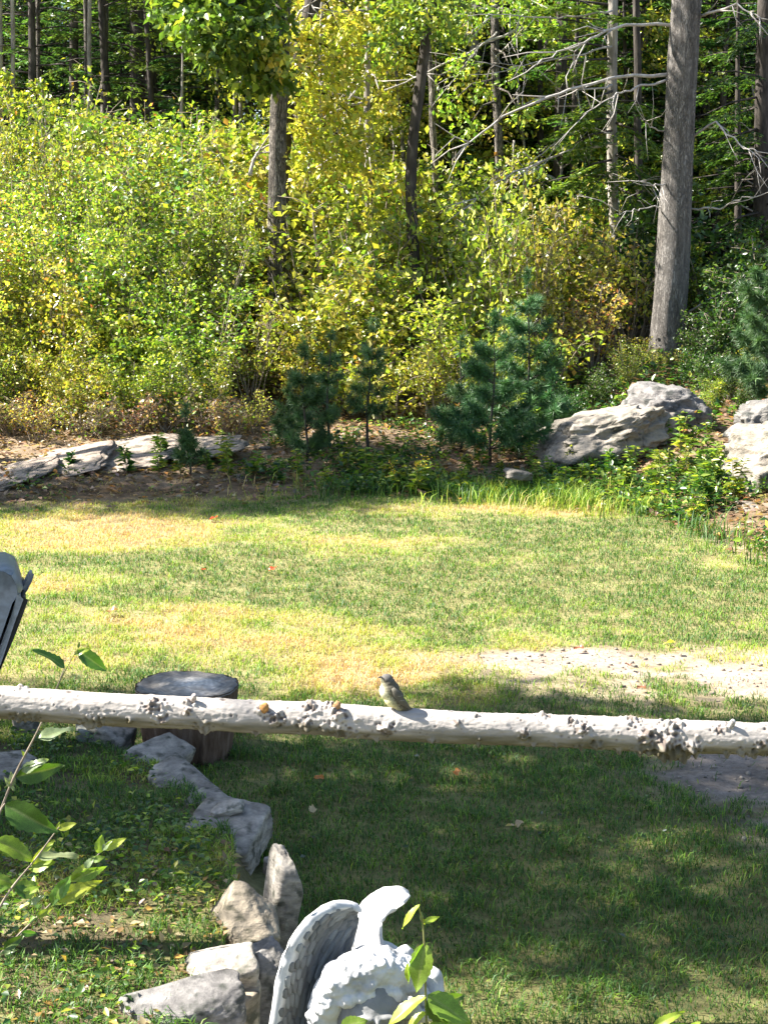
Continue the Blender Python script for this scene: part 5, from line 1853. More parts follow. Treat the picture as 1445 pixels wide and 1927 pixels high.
for px, Y, h, kd in [(1325, 18.6, .8, DG), (1350, 18.9, 1.3, DG), (1375, 19.8, 1.5, DG), (1330, 20.8, 1.7, MG), (1400, 20.6, 1.8, DG), (1460, 19.6, 1.6, DG), (1290, 18.7, .4, OR), (1240, 18.7, .35, OR), (1450, 17.8, .9, DG), (1500, 18.5, 1.5, DG), (1420, 18.0, .7, MG), (1080, 17.2, .5, DG), (1120, 17.6, .6, DG), (1050, 16.9, .45, DG), (1180, 18.0, .7, OL), (1330, 17.4, .6, DG), (1300, 17.9, .6, DG), (1370, 17.2, .55, DG), (1340, 16.6, .45, MG), (1400, 16.6, .4, DG)]:
    shrub(kd, pxx(px, Y), Y, h)

for k in range(34):
    px = rs.uniform(-40, 1240)
    Y = rs.uniform(18.6, 23.5)
    if 1160 < px or (Y < 20.9 and (450 < px < 585 or 720 < px < 835)):
        continue
    shrub(PY if px > 420 else TA, pxx(px, Y), Y, rs.uniform(2.0, 3.0) * (1.15 if px < 300 and Y > 21 else 1), .62)

# ------------------------------------------------------------------ trees
def leaf_clumps(acc, centers, radii, n_each, size, cols, wts, up=.7, flat=1.0, hang=.2):
    for c, r in zip(centers, radii):
        m = n_each
        d = rdir(m)
        rr_ = r * RNG.uniform(.15, 1, (m, 1)) ** .6
        p = np.array(c) + d * rr_ * np.array([1, 1, flat])
        dr = norm(rdir(m) + d * .5 + np.array([0, 0, -hang]))
        L = size * RNG.uniform(.65, 1.25, m)
        v, t = leaves(p, dr, rdir(m, up), L, L * .62, .12, .15)
        acc.add(v, t, np.repeat(np.clip(pick(cols, wts, m, .2) * RNG.uniform(.8, 1.2), .01, .8), 4, 0))


def spray(acc, p0, p1, wid, n_tw, leaf_l, cols, wts, droop=.2):
    """a flat hemlock branch end: side twigs with short needle sprays"""
    p0, p1 = np.array(p0, float), np.array(p1, float)
    ax = p1 - p0
    L = np.linalg.norm(ax)
    d = ax / L
    side = norm(np.cross(d, np.array([0, 0, 1.0])))
    u = RNG.uniform(.08, 1, n_tw)
    sg = np.sign(RNG.standard_normal(n_tw))
    tl = wid * (1.05 - u * .75) * RNG.uniform(.6, 1.1, n_tw)
    td = norm(side[None] * sg[:, None] + d[None] * .7 + RNG.normal(0, .12, (n_tw, 3)))
    b = p0 + d * (u * L)[:, None] - np.array([0, 0, 1]) * (droop * L * u ** 2)[:, None]
    k = 7
    w = RNG.uniform(.05, 1, (n_tw, k))
    p = (b[:, None] + td[:, None] * (w * tl[:, None])[..., None]).reshape(-1, 3)
    p[:, 2] -= (w.ravel() ** 2) * .25 * np.repeat(tl, k)
    m = len(p)
    s2 = np.sign(RNG.standard_normal(m))[:, None]
    tdr = np.repeat(td, k, 0)
    dr = norm(tdr * .8 + np.cross(tdr, np.array([0, 0, 1.0])) * s2 * .7 + RNG.normal(0, .15, (m, 3)) + np.array([0, 0, -.15]))
    Ls = leaf_l * RNG.uniform(.7, 1.3, m)
    v, t = leaves(p, dr, rdir(m, 3.0), Ls, Ls * .34, .05, .15)
    acc.add(v, t, np.repeat(np.clip(pick(cols, wts, m, .2), .006, .6), 4, 0))


HC = [(.03, .07, .02), (.05, .11, .03), (.09, .16, .04)]
HL = [(.07, .13, .03), (.12, .20, .045), (.18, .25, .06)]  # lighter copy of the hemlock greens, sunlight put into the colour


def hemlock_proto(h, wid, nbr, first, seed=0, dens=1.0, cols=None):
    rg = np.random.default_rng(seed)
    tr_, br_, fo = Acc(), Acc(), Acc()
    u = np.linspace(0, 1, 10)
    T = np.stack([.12 * np.sin(u * 3 + seed), .12 * np.sin(u * 2.3 + 2 * seed), h * u - .2], -1)
    v, t = tube(T, np.linspace(.013 * h, .015, 10), 9, rough=.12, seed=seed)
    tr_.add(v, t, (1, 1, 1))
    for k in range(nbr):
        f = (first + (h - first) * ((k + rg.uniform(0, 1)) / nbr)) / h
        c = np.array([np.interp(f, u, T[:, q]) for q in range(3)])
        az = rg.uniform(0, 6.28)
        L = wid * (1.0 - f * .8) * rg.uniform(.6, 1.1)
        d = np.array([math.cos(az), math.sin(az), rg.uniform(-.18, .15)])
        e = c + d * L
        m_ = (c + e) / 2 + np.array([0, 0, .05 * L])
        v, t = tube(np.array([c, m_, e]), [.016, .011, .004], 4)
        br_.add(v, t, (1, 1, 1))
        spray(fo, c + (e - c) * .25, e, L * .42, int(20 * dens), .11, cols or HC, [3, 3, 1.2])
    for k in range(14):                                        # dead snags low on the trunk
        f = rg.uniform(.06, first / h + .1)
        c = np.array([np.interp(f, u, T[:, q]) for q in range(3)])
        az = rg.uniform(0, 6.28)
        L = rg.uniform(.4, 1.6)
        e = c + np.array([math.cos(az), math.sin(az), rg.uniform(-.25, .1)]) * L
        v, t = tube(np.array([c, (c + e) / 2 + np.array([0, 0, .04]), e]), [.012, .008, .002], 4)
        br_.add(v, t, (1, 1, 1))
    return tr_, br_, fo


def broad_proto(h, cw, first, ncl, nleaf, size, cols, wts, seed=0, r0=None):
    rg = np.random.default_rng(seed)
    tr_, br_, fo = Acc(), Acc(), Acc()
    u = np.linspace(0, 1, 10)
    T = np.stack([.25 * np.sin(u * 2.5 + seed) * u, .2 * np.sin(u * 2 + 2 * seed) * u, h * .93 * u - .2], -1)
    v, t = tube(T, np.linspace(r0 or .011 * h, .02, 10), 9, rough=.12, seed=seed)
    tr_.add(v, t, (1, 1, 1))
    cs, rs_ = [], []
    for k in range(ncl):
        f = (first + (h - first) * rg.uniform(0, 1)) / h
        prof = math.sin(math.pi * min(1, .18 + .82 * (f * h - first) / (h - first))) ** .6
        c = np.array([np.interp(min(f, 1), u, T[:, q]) for q in range(3)])
        az = rg.uniform(0, 6.28)
        L = cw * prof * rg.uniform(.2, 1.0) ** .7
        e = c + np.array([math.cos(az) * L, math.sin(az) * L, rg.uniform(.0, .4) * L])
        v, t = tube(np.array([c - np.array([0, 0, .2 * L]), (c + e) / 2, e]), [.012 + .006 * L, .010, .004], 4)
        br_.add(v, t, (1, 1, 1))
        cs.append(e)
        rs_.append(rg.uniform(.35, .75) * (cw / 2.2))
    leaf_clumps(fo, cs, rs_, nleaf // ncl, size, cols, wts, flat=.6)
    return tr_, br_, fo


def make_tree(name, label, cat, pr, bark, loc, rotz, scale, group, leafname='crown'):
    r = thing(name, label, cat, (0, 0, 0), group)
    pr[0].build('trunk', M[bark], r, smooth=True)
    pr[1].build('branches', M[bark], r, kind='stuff')
    pr[2].build(leafname, M['leaf'], r, kind='stuff')
    r.location = [float(q) for q in loc]
    r.rotation_euler = (0, 0, rotz)
    r.scale = (scale,) * 3
    return r


FP = {
    'hemlock': [hemlock_proto(13, 2.7, 85, 1.6, 1), hemlock_proto(11, 2.4, 75, 1.2, 2), hemlock_proto(15, 2.9, 90, 2.6, 3), hemlock_proto(5.5, 1.7, 60, .5, 4, .9), hemlock_proto(8.5, 2.3, 34, 1.6, 5, .9, HL)],
    'broad': [broad_proto(11, 2.3, 2.2, 46, 7000, .115, [D2, D3, D4], [2, 4, 2], 1), broad_proto(12, 2.5, 3, 46, 7000, .115, [D1, D2, D3], [2, 3, 2], 2), broad_proto(9, 2.0, 1.6, 40, 6000, .105, [D3, D4, D5], [2, 4, 3], 3)],
    'sapling': [broad_proto(4.6, 1.0, .9, 26, 1700, .078, [D3, D4, D5], [3, 4, 1.5], 4, .028), broad_proto(5.4, 1.1, 1.3, 28, 1800, .078, [D4, D5, D3], [4, 3, 1.5], 5, .03), broad_proto(4.0, .9, .7, 24, 2000, .08, [D2, D3, D4], [2, 4, 2], 6, .025)],
}
t_roots = {}
seenl = {}


def forest_tree(kind, var, x, Y, s, label, bark):
    z = hz(x, Y) - .05
    key = (kind, var)
    nm = {'hemlock': 'hemlock_tree', 'broad': 'broadleaf_tree', 'sapling': 'slender_tree'}[kind]
    grp = {'hemlock': 'hemlocks in the woods', 'broad': 'broadleaf trees in the woods', 'sapling': 'slender young trees in the thicket'}[kind]
    cat = {'hemlock': 'hemlock', 'broad': 'tree', 'sapling': 'tree'}[kind]
    if key not in t_roots:
        t_roots[key] = make_tree(nm, label, cat, FP[kind][var], bark, (x, Y, z), random.uniform(0, 6.28), s, grp)
        return late(t_roots[key], label)
    return late(dup(t_roots[key], (x, Y, z), random.uniform(0, 6.28), s, label, grp), label)


TZ = [(100, 'at the far left'), (250, 'behind the tall left shrubs'), (400, 'in the dark gap'), (540, 'behind the two-toned oak'), (680, 'just right of the oak'), (800, 'around the leaning tree'), (960, 'right of centre'), (1120, 'behind the dead pale branches'), (1260, 'left of the big pine trunk'), (1360, 'right of the big pine trunk'), (9999, 'at the right edge')]
HLAB = ['tall dark hemlock', 'dense drooping hemlock', 'high-branched hemlock', 'short bushy hemlock', 'sunlit feathery hemlock']
BLAB = ['mid green leafy tree', 'dark green leafy tree', 'yellowing leafy tree']
SLAB = ['slender yellow-green young tree', 'slender golden young tree', 'slender green young tree']
rf = random.Random(5)


def zlab(px, Y):
    dep = 'near the thicket' if Y < 29 else 'deep in woods' if Y < 40 else 'at the back'
    return dep + ' ' + next(b for a, b in TZ if px < a)


# scattered forest, thicker with distance
Yr = 26.5
while Yr < 74:
    px = -260 if Yr > 31 else 330
    while px < 1720:
        Y = Yr + rf.uniform(-1, 1)
        q = px + rf.uniform(-45, 45)
        x = pxx(q, Y)
        left = q < 470
        r_ = rf.random()
        if left:
            kind, var = ('hemlock', rf.choice([0, 0, 1, 2, 3])) if r_ < .82 else ('broad', 1)
        elif q < 900:
            kind, var = ('broad', rf.choice([0, 2, 2, 0, 1])) if r_ < .68 else ('hemlock', rf.choice([0, 1, 3]))
        elif q < 1240:
            kind, var = ('broad', rf.choice([0, 2, 1])) if r_ < .5 else ('hemlock', rf.choice([0, 1, 3]))
        else:
            kind, var = ('hemlock', rf.choice([0, 1, 3, 1])) if r_ < .75 else ('broad', rf.choice([0, 1]))
        lab = (HLAB if kind == 'hemlock' else BLAB)[var] + ' ' + zlab(q, Y)
        forest_tree(kind, var, x, Y, rf.uniform(.85, 1.2), lab, 'bark_dark' if kind == 'hemlock' else 'bark_oak')
        px += (3.0 if Yr < 34 else 2.5 if Yr < 45 else 2.1) / Y * FPX
    Yr += 2.7 if Yr < 40 else 3.3

# golden and green slender trees among the thicket, right of the oak
for px, Y, v_, s in [(560, 23.6, 1, 1.0), (610, 22.9, 0, 1.0), (655, 24.0, 1, 1.05), (700, 23.1, 0, .95), (745, 24.2, 1, .9), (640, 25.2, 0, 1.15), (585, 25.4, 1, 1.1), (725, 25.6, 0, 1.1), (850, 24.6, 2, .9), (905, 25.4, 0, 1.0), (990, 25.0, 2, .8), (1085, 24.6, 2, .85), (820, 25.8, 0, 1.05), (1140, 23.0, 0, .6), (1020, 22.6, 2, .62),
                    (120, 24.8, 2, .95), (60, 25.6, 2, 1.0), (-20, 25, 2, 1), (200, 26.0, 2, .8), (330, 25.6, 2, .75), (430, 25.2, 2, .72)]:
    forest_tree('sapling', v_, pxx(px, Y), Y, s, SLAB[v_] + ' ' + zlab(px, Y), 'bark_pale')


for k in range(46):
    px = [(rf.uniform(820, 1240)), rf.uniform(820, 1240), rf.uniform(-60, 480), rf.uniform(1290, 1500)][k % 4]
    Y = rf.uniform(24.2, 30) + (6 if k % 4 == 2 else 0)
    forest_tree('hemlock', 3, pxx(px, Y), Y, rf.uniform(.55, 1.0) if px < 480 else rf.uniform(.6, 1.15), HLAB[3] + ' ' + zlab(px, Y), 'bark_dark')
for px, Y, s in [(-20, 27.6, 1.0), (75, 26.6, 1.0), (150, 29.8, 1.2), (225, 27.6, 1.05), (300, 26.8, .8), (20, 30.4, 1.2), (1000, 24.6, .8), (1080, 23.6, .75), (900, 26.4, .9), (1180, 24.4, .85), (1370, 22.6, .7), (1330, 24.6, .8), (830, 27.5, .9)]:
    forest_tree('hemlock', 4, pxx(px, Y), Y, s, HLAB[4] + ' ' + zlab(px, Y), 'bark_dark')
for px, Y, v_, s in [(840, 23.8, 2, .95), (880, 24.4, 0, 1.0), (930, 23.4, 2, .9), (975, 24.2, 0, .95), (1030, 23.8, 2, .95), (1075, 25, 0, 1.0), (1120, 24.2, 2, .9), (1180, 25.4, 0, 1.0), (1230, 23.8, 2, .85), (1010, 26.4, 0, 1.2), (870, 27, 2, 1.3), (1330, 25.5, 2, 1.0), (1400, 24, 0, .9), (950, 21.9, 2, .6), (1100, 22.4, 2, .6)]:
    forest_tree('sapling', v_, pxx(px, Y), Y, s, SLAB[v_] + ' ' + zlab(px, Y), 'bark_pale')
for k in range(16):
    px = rf.uniform(560, 1240)
    Y = rf.uniform(25, 30)
    forest_tree('broad', 0, pxx(px, Y), Y, rf.uniform(.6, .95), BLAB[0] + ' ' + zlab(px, Y), 'bark_oak')


def px_tree(name, label, cat, path, Y, wpx, bark, htop, crown=None, group=None, rough=.10, leafmat='leaf'):
    """a tree whose trunk follows a path read from the picture and continues above the frame"""
    P = [at(px, py, Y) for px, py in path]
    base = P[0].copy()
    base[2] = hz(base[0], Y) - .08
    if P[0][2] > base[2] + .05:
        P = [base] + P
    else:
        P[0] = base
    P = np.array(P)
    d = norm(P[-1] - P[-2])
    d = norm(d * np.array([.5, .5, 1]))
    k = (htop - P[-1][2]) / d[2]
    P = np.concatenate([P, [P[-1] + d * k * .5, P[-1] + d * k]])
    s = np.concatenate([[0], np.cumsum(np.linalg.norm(np.diff(P, axis=0), axis=1))])
    n = 70
    u = np.linspace(0, s[-1], n)
    Q = np.stack([np.interp(u, s, P[:, q]) for q in range(3)], -1)
    for _ in range(6):
        Q[1:-1] = (Q[:-2] + 2 * Q[1:-1] + Q[2:]) / 4
    kpm = Y / FPX * 1.005
    r0 = wpx * .5 * kpm
    rad_ = np.interp(u / s[-1], [0, .03, .08, .5, 1], [1.35, 1.12, 1.03, .9, .25]) * r0
    v, t = tube(Q, rad_, 26, rough=rough, seed=wpx)
    root = thing(name, label, cat, tuple(base), group)
    add_mesh('trunk', v, t, M[bark], None, root, smooth=True)
    if crown:
        fo, br = Acc(), Acc()
        crown(fo, br, Q)
        if fo.n:
            fo.build('crown', M['leaf'], root, kind='stuff')
        if br.n:
            br.build('branches', M[bark], root, kind='stuff')
    return root, Q


def dead_branch(root, path, Y, r0=.022, twigs=7, seed=0, dy=-.8):
    rg = np.random.default_rng(seed)
    n = len(path)
    P = np.array([at(px, py, Y + dy * k / max(1, n - 1)) for k, (px, py) in enumerate(path)])
    u = np.linspace(0, 1, n)
    uu = np.linspace(0, 1, 16)
    Q = np.stack([np.interp(uu, u, P[:, k]) for k in range(3)], -1)
    Q[1:-1] += rg.normal(0, .012, (14, 3))
    ac = Acc()
    v, t = tube(Q, np.linspace(r0, r0 * .25, 16), 6, rough=.1)
    ac.add(v, t, (1, 1, 1))
    ax = norm(Q[-1] - Q[0])
    for k in range(twigs):
        f = rg.uniform(.2, .95)
        c = np.array([np.interp(f, uu, Q[:, q]) for q in range(3)])
        d = norm(ax * rg.uniform(.3, 1) + rg.normal(0, .45, 3) + np.array([0, 0, rg.choice([-.55, .25])]))
        L = rg.uniform(.2, .75)
        e = c + d * L
        m_ = (c + e) / 2 + rg.normal(0, .03, 3)
        v, t = tube(np.array([c, m_, e]), [r0 * .4, r0 * .28, r0 * .12], 4)
        ac.add(v, t, (1, 1, 1))
        if rg.random() < .5:
            e2 = m_ + norm(d + rg.normal(0, .5, 3)) * L * .5
            v, t = tube(np.array([m_, e2]), [r0 * .25, r0 * .1], 3)
            ac.add(v, t, (1, 1, 1))
    return ac.build('dead_branch', M['dead_wood'], root, smooth=True)


def high_crown(cols, wts, z0, z1, rad_, ncl, nleaf, size=.12):
    def f(fo, br, Q):
        rg = np.random.default_rng(int(Q[0][0] * 100) % 1000)
        cs, rs_ = [], []
        for k in range(ncl):
            z = rg.uniform(z0, z1)
            c = np.array([np.interp(z, Q[:, 2], Q[:, 0]), np.interp(z, Q[:, 2], Q[:, 1]), z])
            a = rg.uniform(0, 6.28)
            L = rad_ * rg.uniform(.25, 1)
            e = c + np.array([math.cos(a) * L, math.sin(a) * L, rg.uniform(0, .5)])
            v, t = tube(np.array([c, (c + e) / 2 + np.array([0, 0, -.1]), e]), [.035, .02, .006], 5)
            br.add(v, t, (1, 1, 1))
            cs.append(e)
            rs_.append(rg.uniform(.4, .8))
        leaf_clumps(fo, cs, rs_, nleaf // ncl, size, cols, wts, flat=.6)
    return f


def px_clumps(lst, cols, wts, size, per, Y0):
    """leafy boughs seen in the picture: (px, py, distance offset, radius in metres)"""
    def f(fo, br, Q):
        for px, py, dy, r_ in lst:
            c = at(px, py, Y0 + dy)
            leaf_clumps(fo, [c], [r_], int(per * (r_ / .4) ** 2), size, cols, wts, flat=.75, hang=.5)
            z = min(c[2] + .5, Q[-1][2])
            b = np.array([np.interp(z, Q[:, 2], Q[:, 0]), np.interp(z, Q[:, 2], Q[:, 1]), z])
            v, t = tube(np.array([b, (b + c) / 2 + np.array([0, 0, .12]), c]), [.022, .014, .004], 5)
            br.add(v, t, (1, 1, 1))
    return f


def both(*fs):
    def f(fo, br, Q):
        for g_ in fs:
            g_(fo, br, Q)
    return f


# the big white pine on the right
big, Qb = px_tree('big_pine', 'thick grey-barked pine trunk standing tall on the right', 'pine', [(1252, 690), (1256, 600), (1266, 480), (1272, 330), (1280, 180), (1290, 40), (1293, 0)], 19.4, 58, 'bark_pine', 17,
                  high_crown(HC, [2, 3, 2], 9.5, 17, 2.6, 40, 6000, .10), rough=.11)
for k, (pth, r_) in enumerate([([(1262, 48), (1180, 45), (1142, 57), (1092, 80), (1052, 100), (1010, 122)], .024), ([(1258, 140), (1172, 140), (1072, 172), (1022, 187), (942, 220), (897, 255), (852, 300)], .026), ([(1255, 150), (1195, 165), (1152, 182), (1097, 215)], .018),
                               ([(1300, 40), (1330, 24), (1387, 12), (1445, 37)], .024), ([(1290, 262), (1345, 232), (1402, 280), (1460, 292)], .018), ([(1275, 345), (1235, 348), (1200, 340)], .014), ([(1285, 395), (1352, 392), (1400, 370), (1470, 366)], .016), ([(1255, 250), (1225, 238), (1205, 222)], .012), ([(1270, 388), (1210, 392), (1160, 402)], .012), ([(1290, 590), (1340, 560), (1400, 545), (1450, 542)], .014), ([(1295, 600), (1350, 585), (1400, 575)], .01)]):
    dead_branch(big, pth, 19.4 + (0 if k < 3 else .2), r_, 9 if k < 3 else 6, seed=20 + k, dy=-1.0)

# two-toned oak left of centre
oakG = [D2, (.09, .17, .035), D3]
oakY = [D3, D4, D5]
oak, Qo = px_tree('oak_tree', 'oak with a pale sunlit left side and dark right side, left of centre', 'oak', [(521, 640), (522, 480), (522, 350), (523, 250), (526, 170), (530, 60), (533, 0)], 20.3, 34, 'bark_oak', 12,
                  both(px_clumps([(340, 20, -.6, .42), (390, 45, -1.0, .48), (430, 20, -.4, .45), (455, 70, -.9, .45), (410, 95, -1.1, .35), (370, 75, -.8, .3), (480, 110, -.5, .4), (500, 40, -.3, .45), (475, 150, -.5, .28), (520, 150, -.6, .3), (350, -40, -.5, .6), (450, -50, -.5, .6)], oakG, [2, 3, 1.5], .135, 260, 20.3),
                       px_clumps([(515, 90, -.9, .3), (545, 120, -.9, .28)], oakY, [3, 3, 1], .11, 150, 20.3),
                       high_crown([D2, D3, D4], [3, 3, 1], 8.8, 12, 2.0, 26, 3400, .13)), rough=.10)
_, _ = px_tree('oak_tree', 'dark second oak stem leaning right from behind the two-toned oak', 'oak', [(528, 500), (531, 300), (536, 230), (546, 170), (560, 110), (578, 50), (592, 0)], 20.9, 30, 'bark_dark', 12,
               both(px_clumps([(575, 60, -.8, .32), (600, 110, -1, .36), (565, 170, -.9, .28), (610, 180, -.9, .34), (640, 60, -.6, .42), (660, 140, -.8, .36), (560, 230, -1, .26), (625, 250, -1, .36), (590, 275, -1, .28), (680, 230, -.7, .34), (700, 60, -.3, .4), (560, 300, -1.2, .22), (650, 300, -.8, .3), (690, 290, -.8, .3)], oakY, [1.5, 4, 3], .10, 190, 21.5)))
thin = []
TT = [
    ('slender_tree', 'thin dark tree leaning right, standing right of the centre line', [(786, 640), (781, 520), (776, 440), (772, 350), (777, 260), (788, 180), (799, 100), (806, 40), (808, 0)], 20.6, 21, 'bark_dark', 10,
     both(px_clumps([(760, 40, -.4, .45), (730, 90, -.4, .4), (800, 20, -.6, .4), (745, 5, .2, .5), (830, 60, .2, .36), (850, 20, .3, .4)], [(.12, .18, .03), D3, D4], [2, 3, 2], .085, 230, 20.6), high_crown([D3, D4], [2, 2], 7.5, 10, 1.4, 16, 1800, .1))),
    ('slender_tree', 'crooked thin tree close behind the leaning dark one', [(822, 420), (820, 300), (812, 240), (815, 170), (808, 120), (804, 60), (806, 0)], 22.5, 13, 'bark_oak', 9, None),
    ('slender_tree', 'pale thin trunk half hidden by gold leaves between oak and leaning tree', [(694, 520), (694, 420), (692, 320), (690, 200), (692, 90), (690, 0)], 22.0, 12, 'bark_pale', 10,
     px_clumps([(600, 20, -.8, .36), (650, 110, -1, .3), (690, 40, -.8, .36), (740, 110, -1, .3), (570, 130, -1.4, .26), (560, 60, -1.4, .26), (720, 190, -.8, .28), (630, 200, -1.2, .28), (580, 245, -1.3, .24), (670, 260, -1, .28), (620, 320, -1.2, .28), (700, 340, -.9, .28), (560, 340, -1.4, .22)], oakY, [1.5, 4, 3], .095, 200, 22.0)),
    ('slender_tree', 'dark spotted trunk left of the dead branches', [(940, 330), (938, 250), (932, 160), (930, 80), (932, 0)], 23.5, 16, 'bark_oak', 12,
     px_clumps([(860, 60, -1, .3), (890, 20, -1, .36), (960, 10, -1.2, .36), (985, 60, -1.2, .28), (870, 120, -1.4, .26), (910, 170, -1.2, .24), (840, 200, -1, .26), (965, 140, -1, .24), (880, 240, -1.2, .26), (1000, 15, -1, .36), (1040, 60, -1, .26), (980, 215, -1, .22)], [D3, (.30, .40, .055), D4], [3, 3, 2], .085, 190, 23.5)),
    ('slender_tree', 'pale grey trunk at the top right of the leaning tree', [(888, 300), (886, 200), (892, 90), (896, 0)], 25, 17, 'bark_pale', 12, None),
    ('slender_tree', 'faint pale trunk low behind the leaning tree', [(862, 320), (860, 240), (858, 140), (862, 20)], 26, 11, 'bark_pale', 12, None),
    ('pine_tree', 'pale straight trunk left of the big pine carrying dead branches', [(1152, 745), (1156, 640), (1158, 500), (1152, 330), (1150, 200), (1152, 60), (1153, 0)], 21.4, 19, 'bark_pale', 13, None),
    ('slender_tree', 'thin dark trunk between the pale trunk and the big pine', [(1205, 430), (1202, 330), (1198, 230), (1200, 140), (1196, 0)], 22.5, 14, 'bark_dark', 12, None),
    ('slender_tree', 'thick dark trunk in shadow behind the dead branches', [(1048, 420), (1050, 330), (1054, 230), (1056, 130), (1058, 0)], 24, 22, 'bark_dark', 13, None),
    ('pine_tree', 'dark brown trunk at the right edge', [(1428, 520), (1430, 400), (1432, 250), (1434, 120), (1438, 0)], 21.5, 26, 'bark_dark', 14, None),
    ('slender_tree', 'paired pale trunk, right one, at the top left', [(172, 300), (171, 240), (170, 160), (168, 80), (170, 0)], 26.5, 8, 'bark_pale', 12, None),
    ('slender_tree', 'paired dark trunk, left one, at the top left', [(162, 300), (163, 220), (164, 130), (163, 40), (162, 0)], 26.8, 9, 'bark_oak', 12, None),
    ('slender_tree', 'thin sunlit trunk near the top left corner', [(24, 280), (24, 200), (26, 100), (24, 0)], 26, 8, 'bark_pale', 12, None),
    ('slender_tree', 'pale trunk on the left picture edge', [(0, 260), (1, 160), (0, 60), (0, 0)], 26, 11, 'bark_pale', 12, None),
    ('slender_tree', 'thin trunk between the corner trunk and the pair', [(72, 300), (72, 200), (73, 100), (72, 0)], 27, 8, 'bark_oak', 12, None),
    ('slender_tree', 'grey sapling pole in the dark gap left of the oak', [(442, 300), (442, 220), (444, 140), (446, 60), (446, 0)], 27.5, 8, 'bark_pale', 11, None),
    ('slender_tree', 'faint pole just right of the grey sapling pole', [(452, 300), (453, 220), (455, 140), (456, 0)], 28.5, 7, 'bark_pale', 11, None),
    ('slender_tree', 'slim pole in the shade midway between pair and oak', [(408, 300), (409, 200), (410, 100), (408, 0)], 28, 9, 'bark_oak', 12, None),
    ('slender_tree', 'short pale pole in front of the dark gap above the shrubs', [(342, 320), (342, 250), (343, 190), (344, 120)], 26.2, 6, 'bark_pale', 7, None),
    ('slender_tree', 'broad grey trunk faintly seen right of the paired trunks', [(196, 280), (197, 200), (198, 110), (198, 0)], 28.5, 14, 'bark_oak', 13, None),
    ('slender_tree', 'greenish thin pole right of the oak behind gold leaves', [(602, 520), (602, 400), (604, 260), (604, 130), (606, 0)], 23.0, 8, 'bark_pale', 9, None),
    ('slender_tree', 'dark thin trunk among leaves left of the spotted trunk', [(760, 300), (752, 200), (742, 100), (740, 0)], 24.0, 7, 'bark_oak', 10, None),
]
pt = None
for nm, lb, pth, Y, w, bk, top, cr in TT:
    r_, Q_ = px_tree(nm, lb, 'pine' if nm == 'pine_tree' else 'tree', pth, Y, w, bk, top, cr, rough=.12)
    thin.append(r_)
    if 'carrying dead' in lb:
        pt, Qp = r_, Q_
    if 'spotted' in lb:
        dsp = r_
    if 'in shadow behind' in lb:
        shd = r_
for k, (pth, r_) in enumerate([([(1150, 270), (1142, 272), (1072, 285), (1002, 310), (947, 335), (907, 360), (872, 395)], .024), ([(1150, 88), (1072, 107), (992, 120), (942, 135)], .016), ([(1150, 160), (1137, 165), (1072, 170), (1012, 185), (960, 215)], .018), ([(1150, 250), (1100, 240), (1060, 255), (1015, 290), (985, 330)], .014), ([(1152, 20), (1100, 28), (1040, 34), (960, 30), (880, 30)], .016), ([(1152, 330), (1190, 340), (1230, 352)], .012), ([(1155, 620), (1180, 615), (1230, 612)], .014)]):
    dead_branch(pt, pth, 21.2, r_, 9, seed=60 + k, dy=-.8)
for k, pth in enumerate([[(975, 53), (872, 105), (787, 142), (722, 172), (690, 190)], [(935, 60), (900, 90), (862, 140), (840, 165)], [(935, 10), (890, 22), (860, 28)], [(932, 110), (960, 80), (985, 50)]]):
    dead_branch(dsp, pth, 22.5, .022 if k == 0 else .013, 9, seed=80 + k, dy=-.5)
dead_branch(shd, [(1050, 345), (1030, 333), (1005, 308), (984, 286)], 23.6, .04, 3, seed=90, dy=-.6)
dead_branch(oak, [(470, 330), (480, 295), (495, 278), (510, 272)], 20.4, .03, 3, seed=91, dy=.1)
dead_branch(oak, [(545, 60), (570, 15), (585, 8), (600, 30)], 20.6, .02, 4, seed=92, dy=-.2)
dead_branch(thin[2], [(690, 130), (660, 185), (640, 205), (612, 215)], 22.0, .018, 5, seed=93, dy=-.4)
dead_branch(thin[2], [(694, 190), (660, 180), (630, 175), (612, 180)], 22.0, .016, 4, seed=94, dy=-.3)

# sunlit hemlock boughs at the top right
hem = Acc()
hb = Acc()
LHC = [(.05, .11, .02), (.09, .17, .025), (.15, .22, .03)]  # the boughs' sunlight is also put into these lighter greens
for (a, b, yy_, w_) in [((1150, 60), (1000, 30), 21.0, .5), ((1150, 90), (985, 75), 20.8, .5), ((1150, 30), (1040, -10), 20.8, .5), ((1150, 110), (1060, 130), 20.6, .45), ((1150, 40), (1185, 20), 20.6, .4),
                        ((1155, 215), (1020, 200), 20.8, .45), ((1155, 225), (1040, 235), 20.6, .5), ((1155, 245), (1070, 275), 20.5, .45), ((1155, 190), (1230, 205), 20.8, .45), ((1155, 230), (1225, 270), 20.6, .5), ((1155, 300), (1075, 330), 20.6, .45), ((1155, 290), (1215, 330), 20.6, .45), ((1155, 320), (1100, 370), 20.4, .4), ((1155, 330), (1010, 345), 21, .5), ((1155, 170), (1090, 210), 20.4, .4), ((1155, 10), (960, 0), 21.4, .6), ((1155, 350), (1230, 400), 20.8, .4)]:
    p0, p1 = at(a[0], a[1], 21.4), at(b[0], b[1], yy_)
    v, t = tube(np.array([p0, (p0 + p1) / 2 + np.array([0, 0, .05]), p1]), [.02, .012, .003], 4)
    hb.add(v, t, (1, 1, 1))
    spray(hem, p0 + (p1 - p0) * .15, p1, w_, 60, .085, LHC, [2, 3, 2])
hem.build('crown', M['leaf'], pt, kind='stuff')
hb.build('branches', M['bark_dark'], pt, kind='stuff')
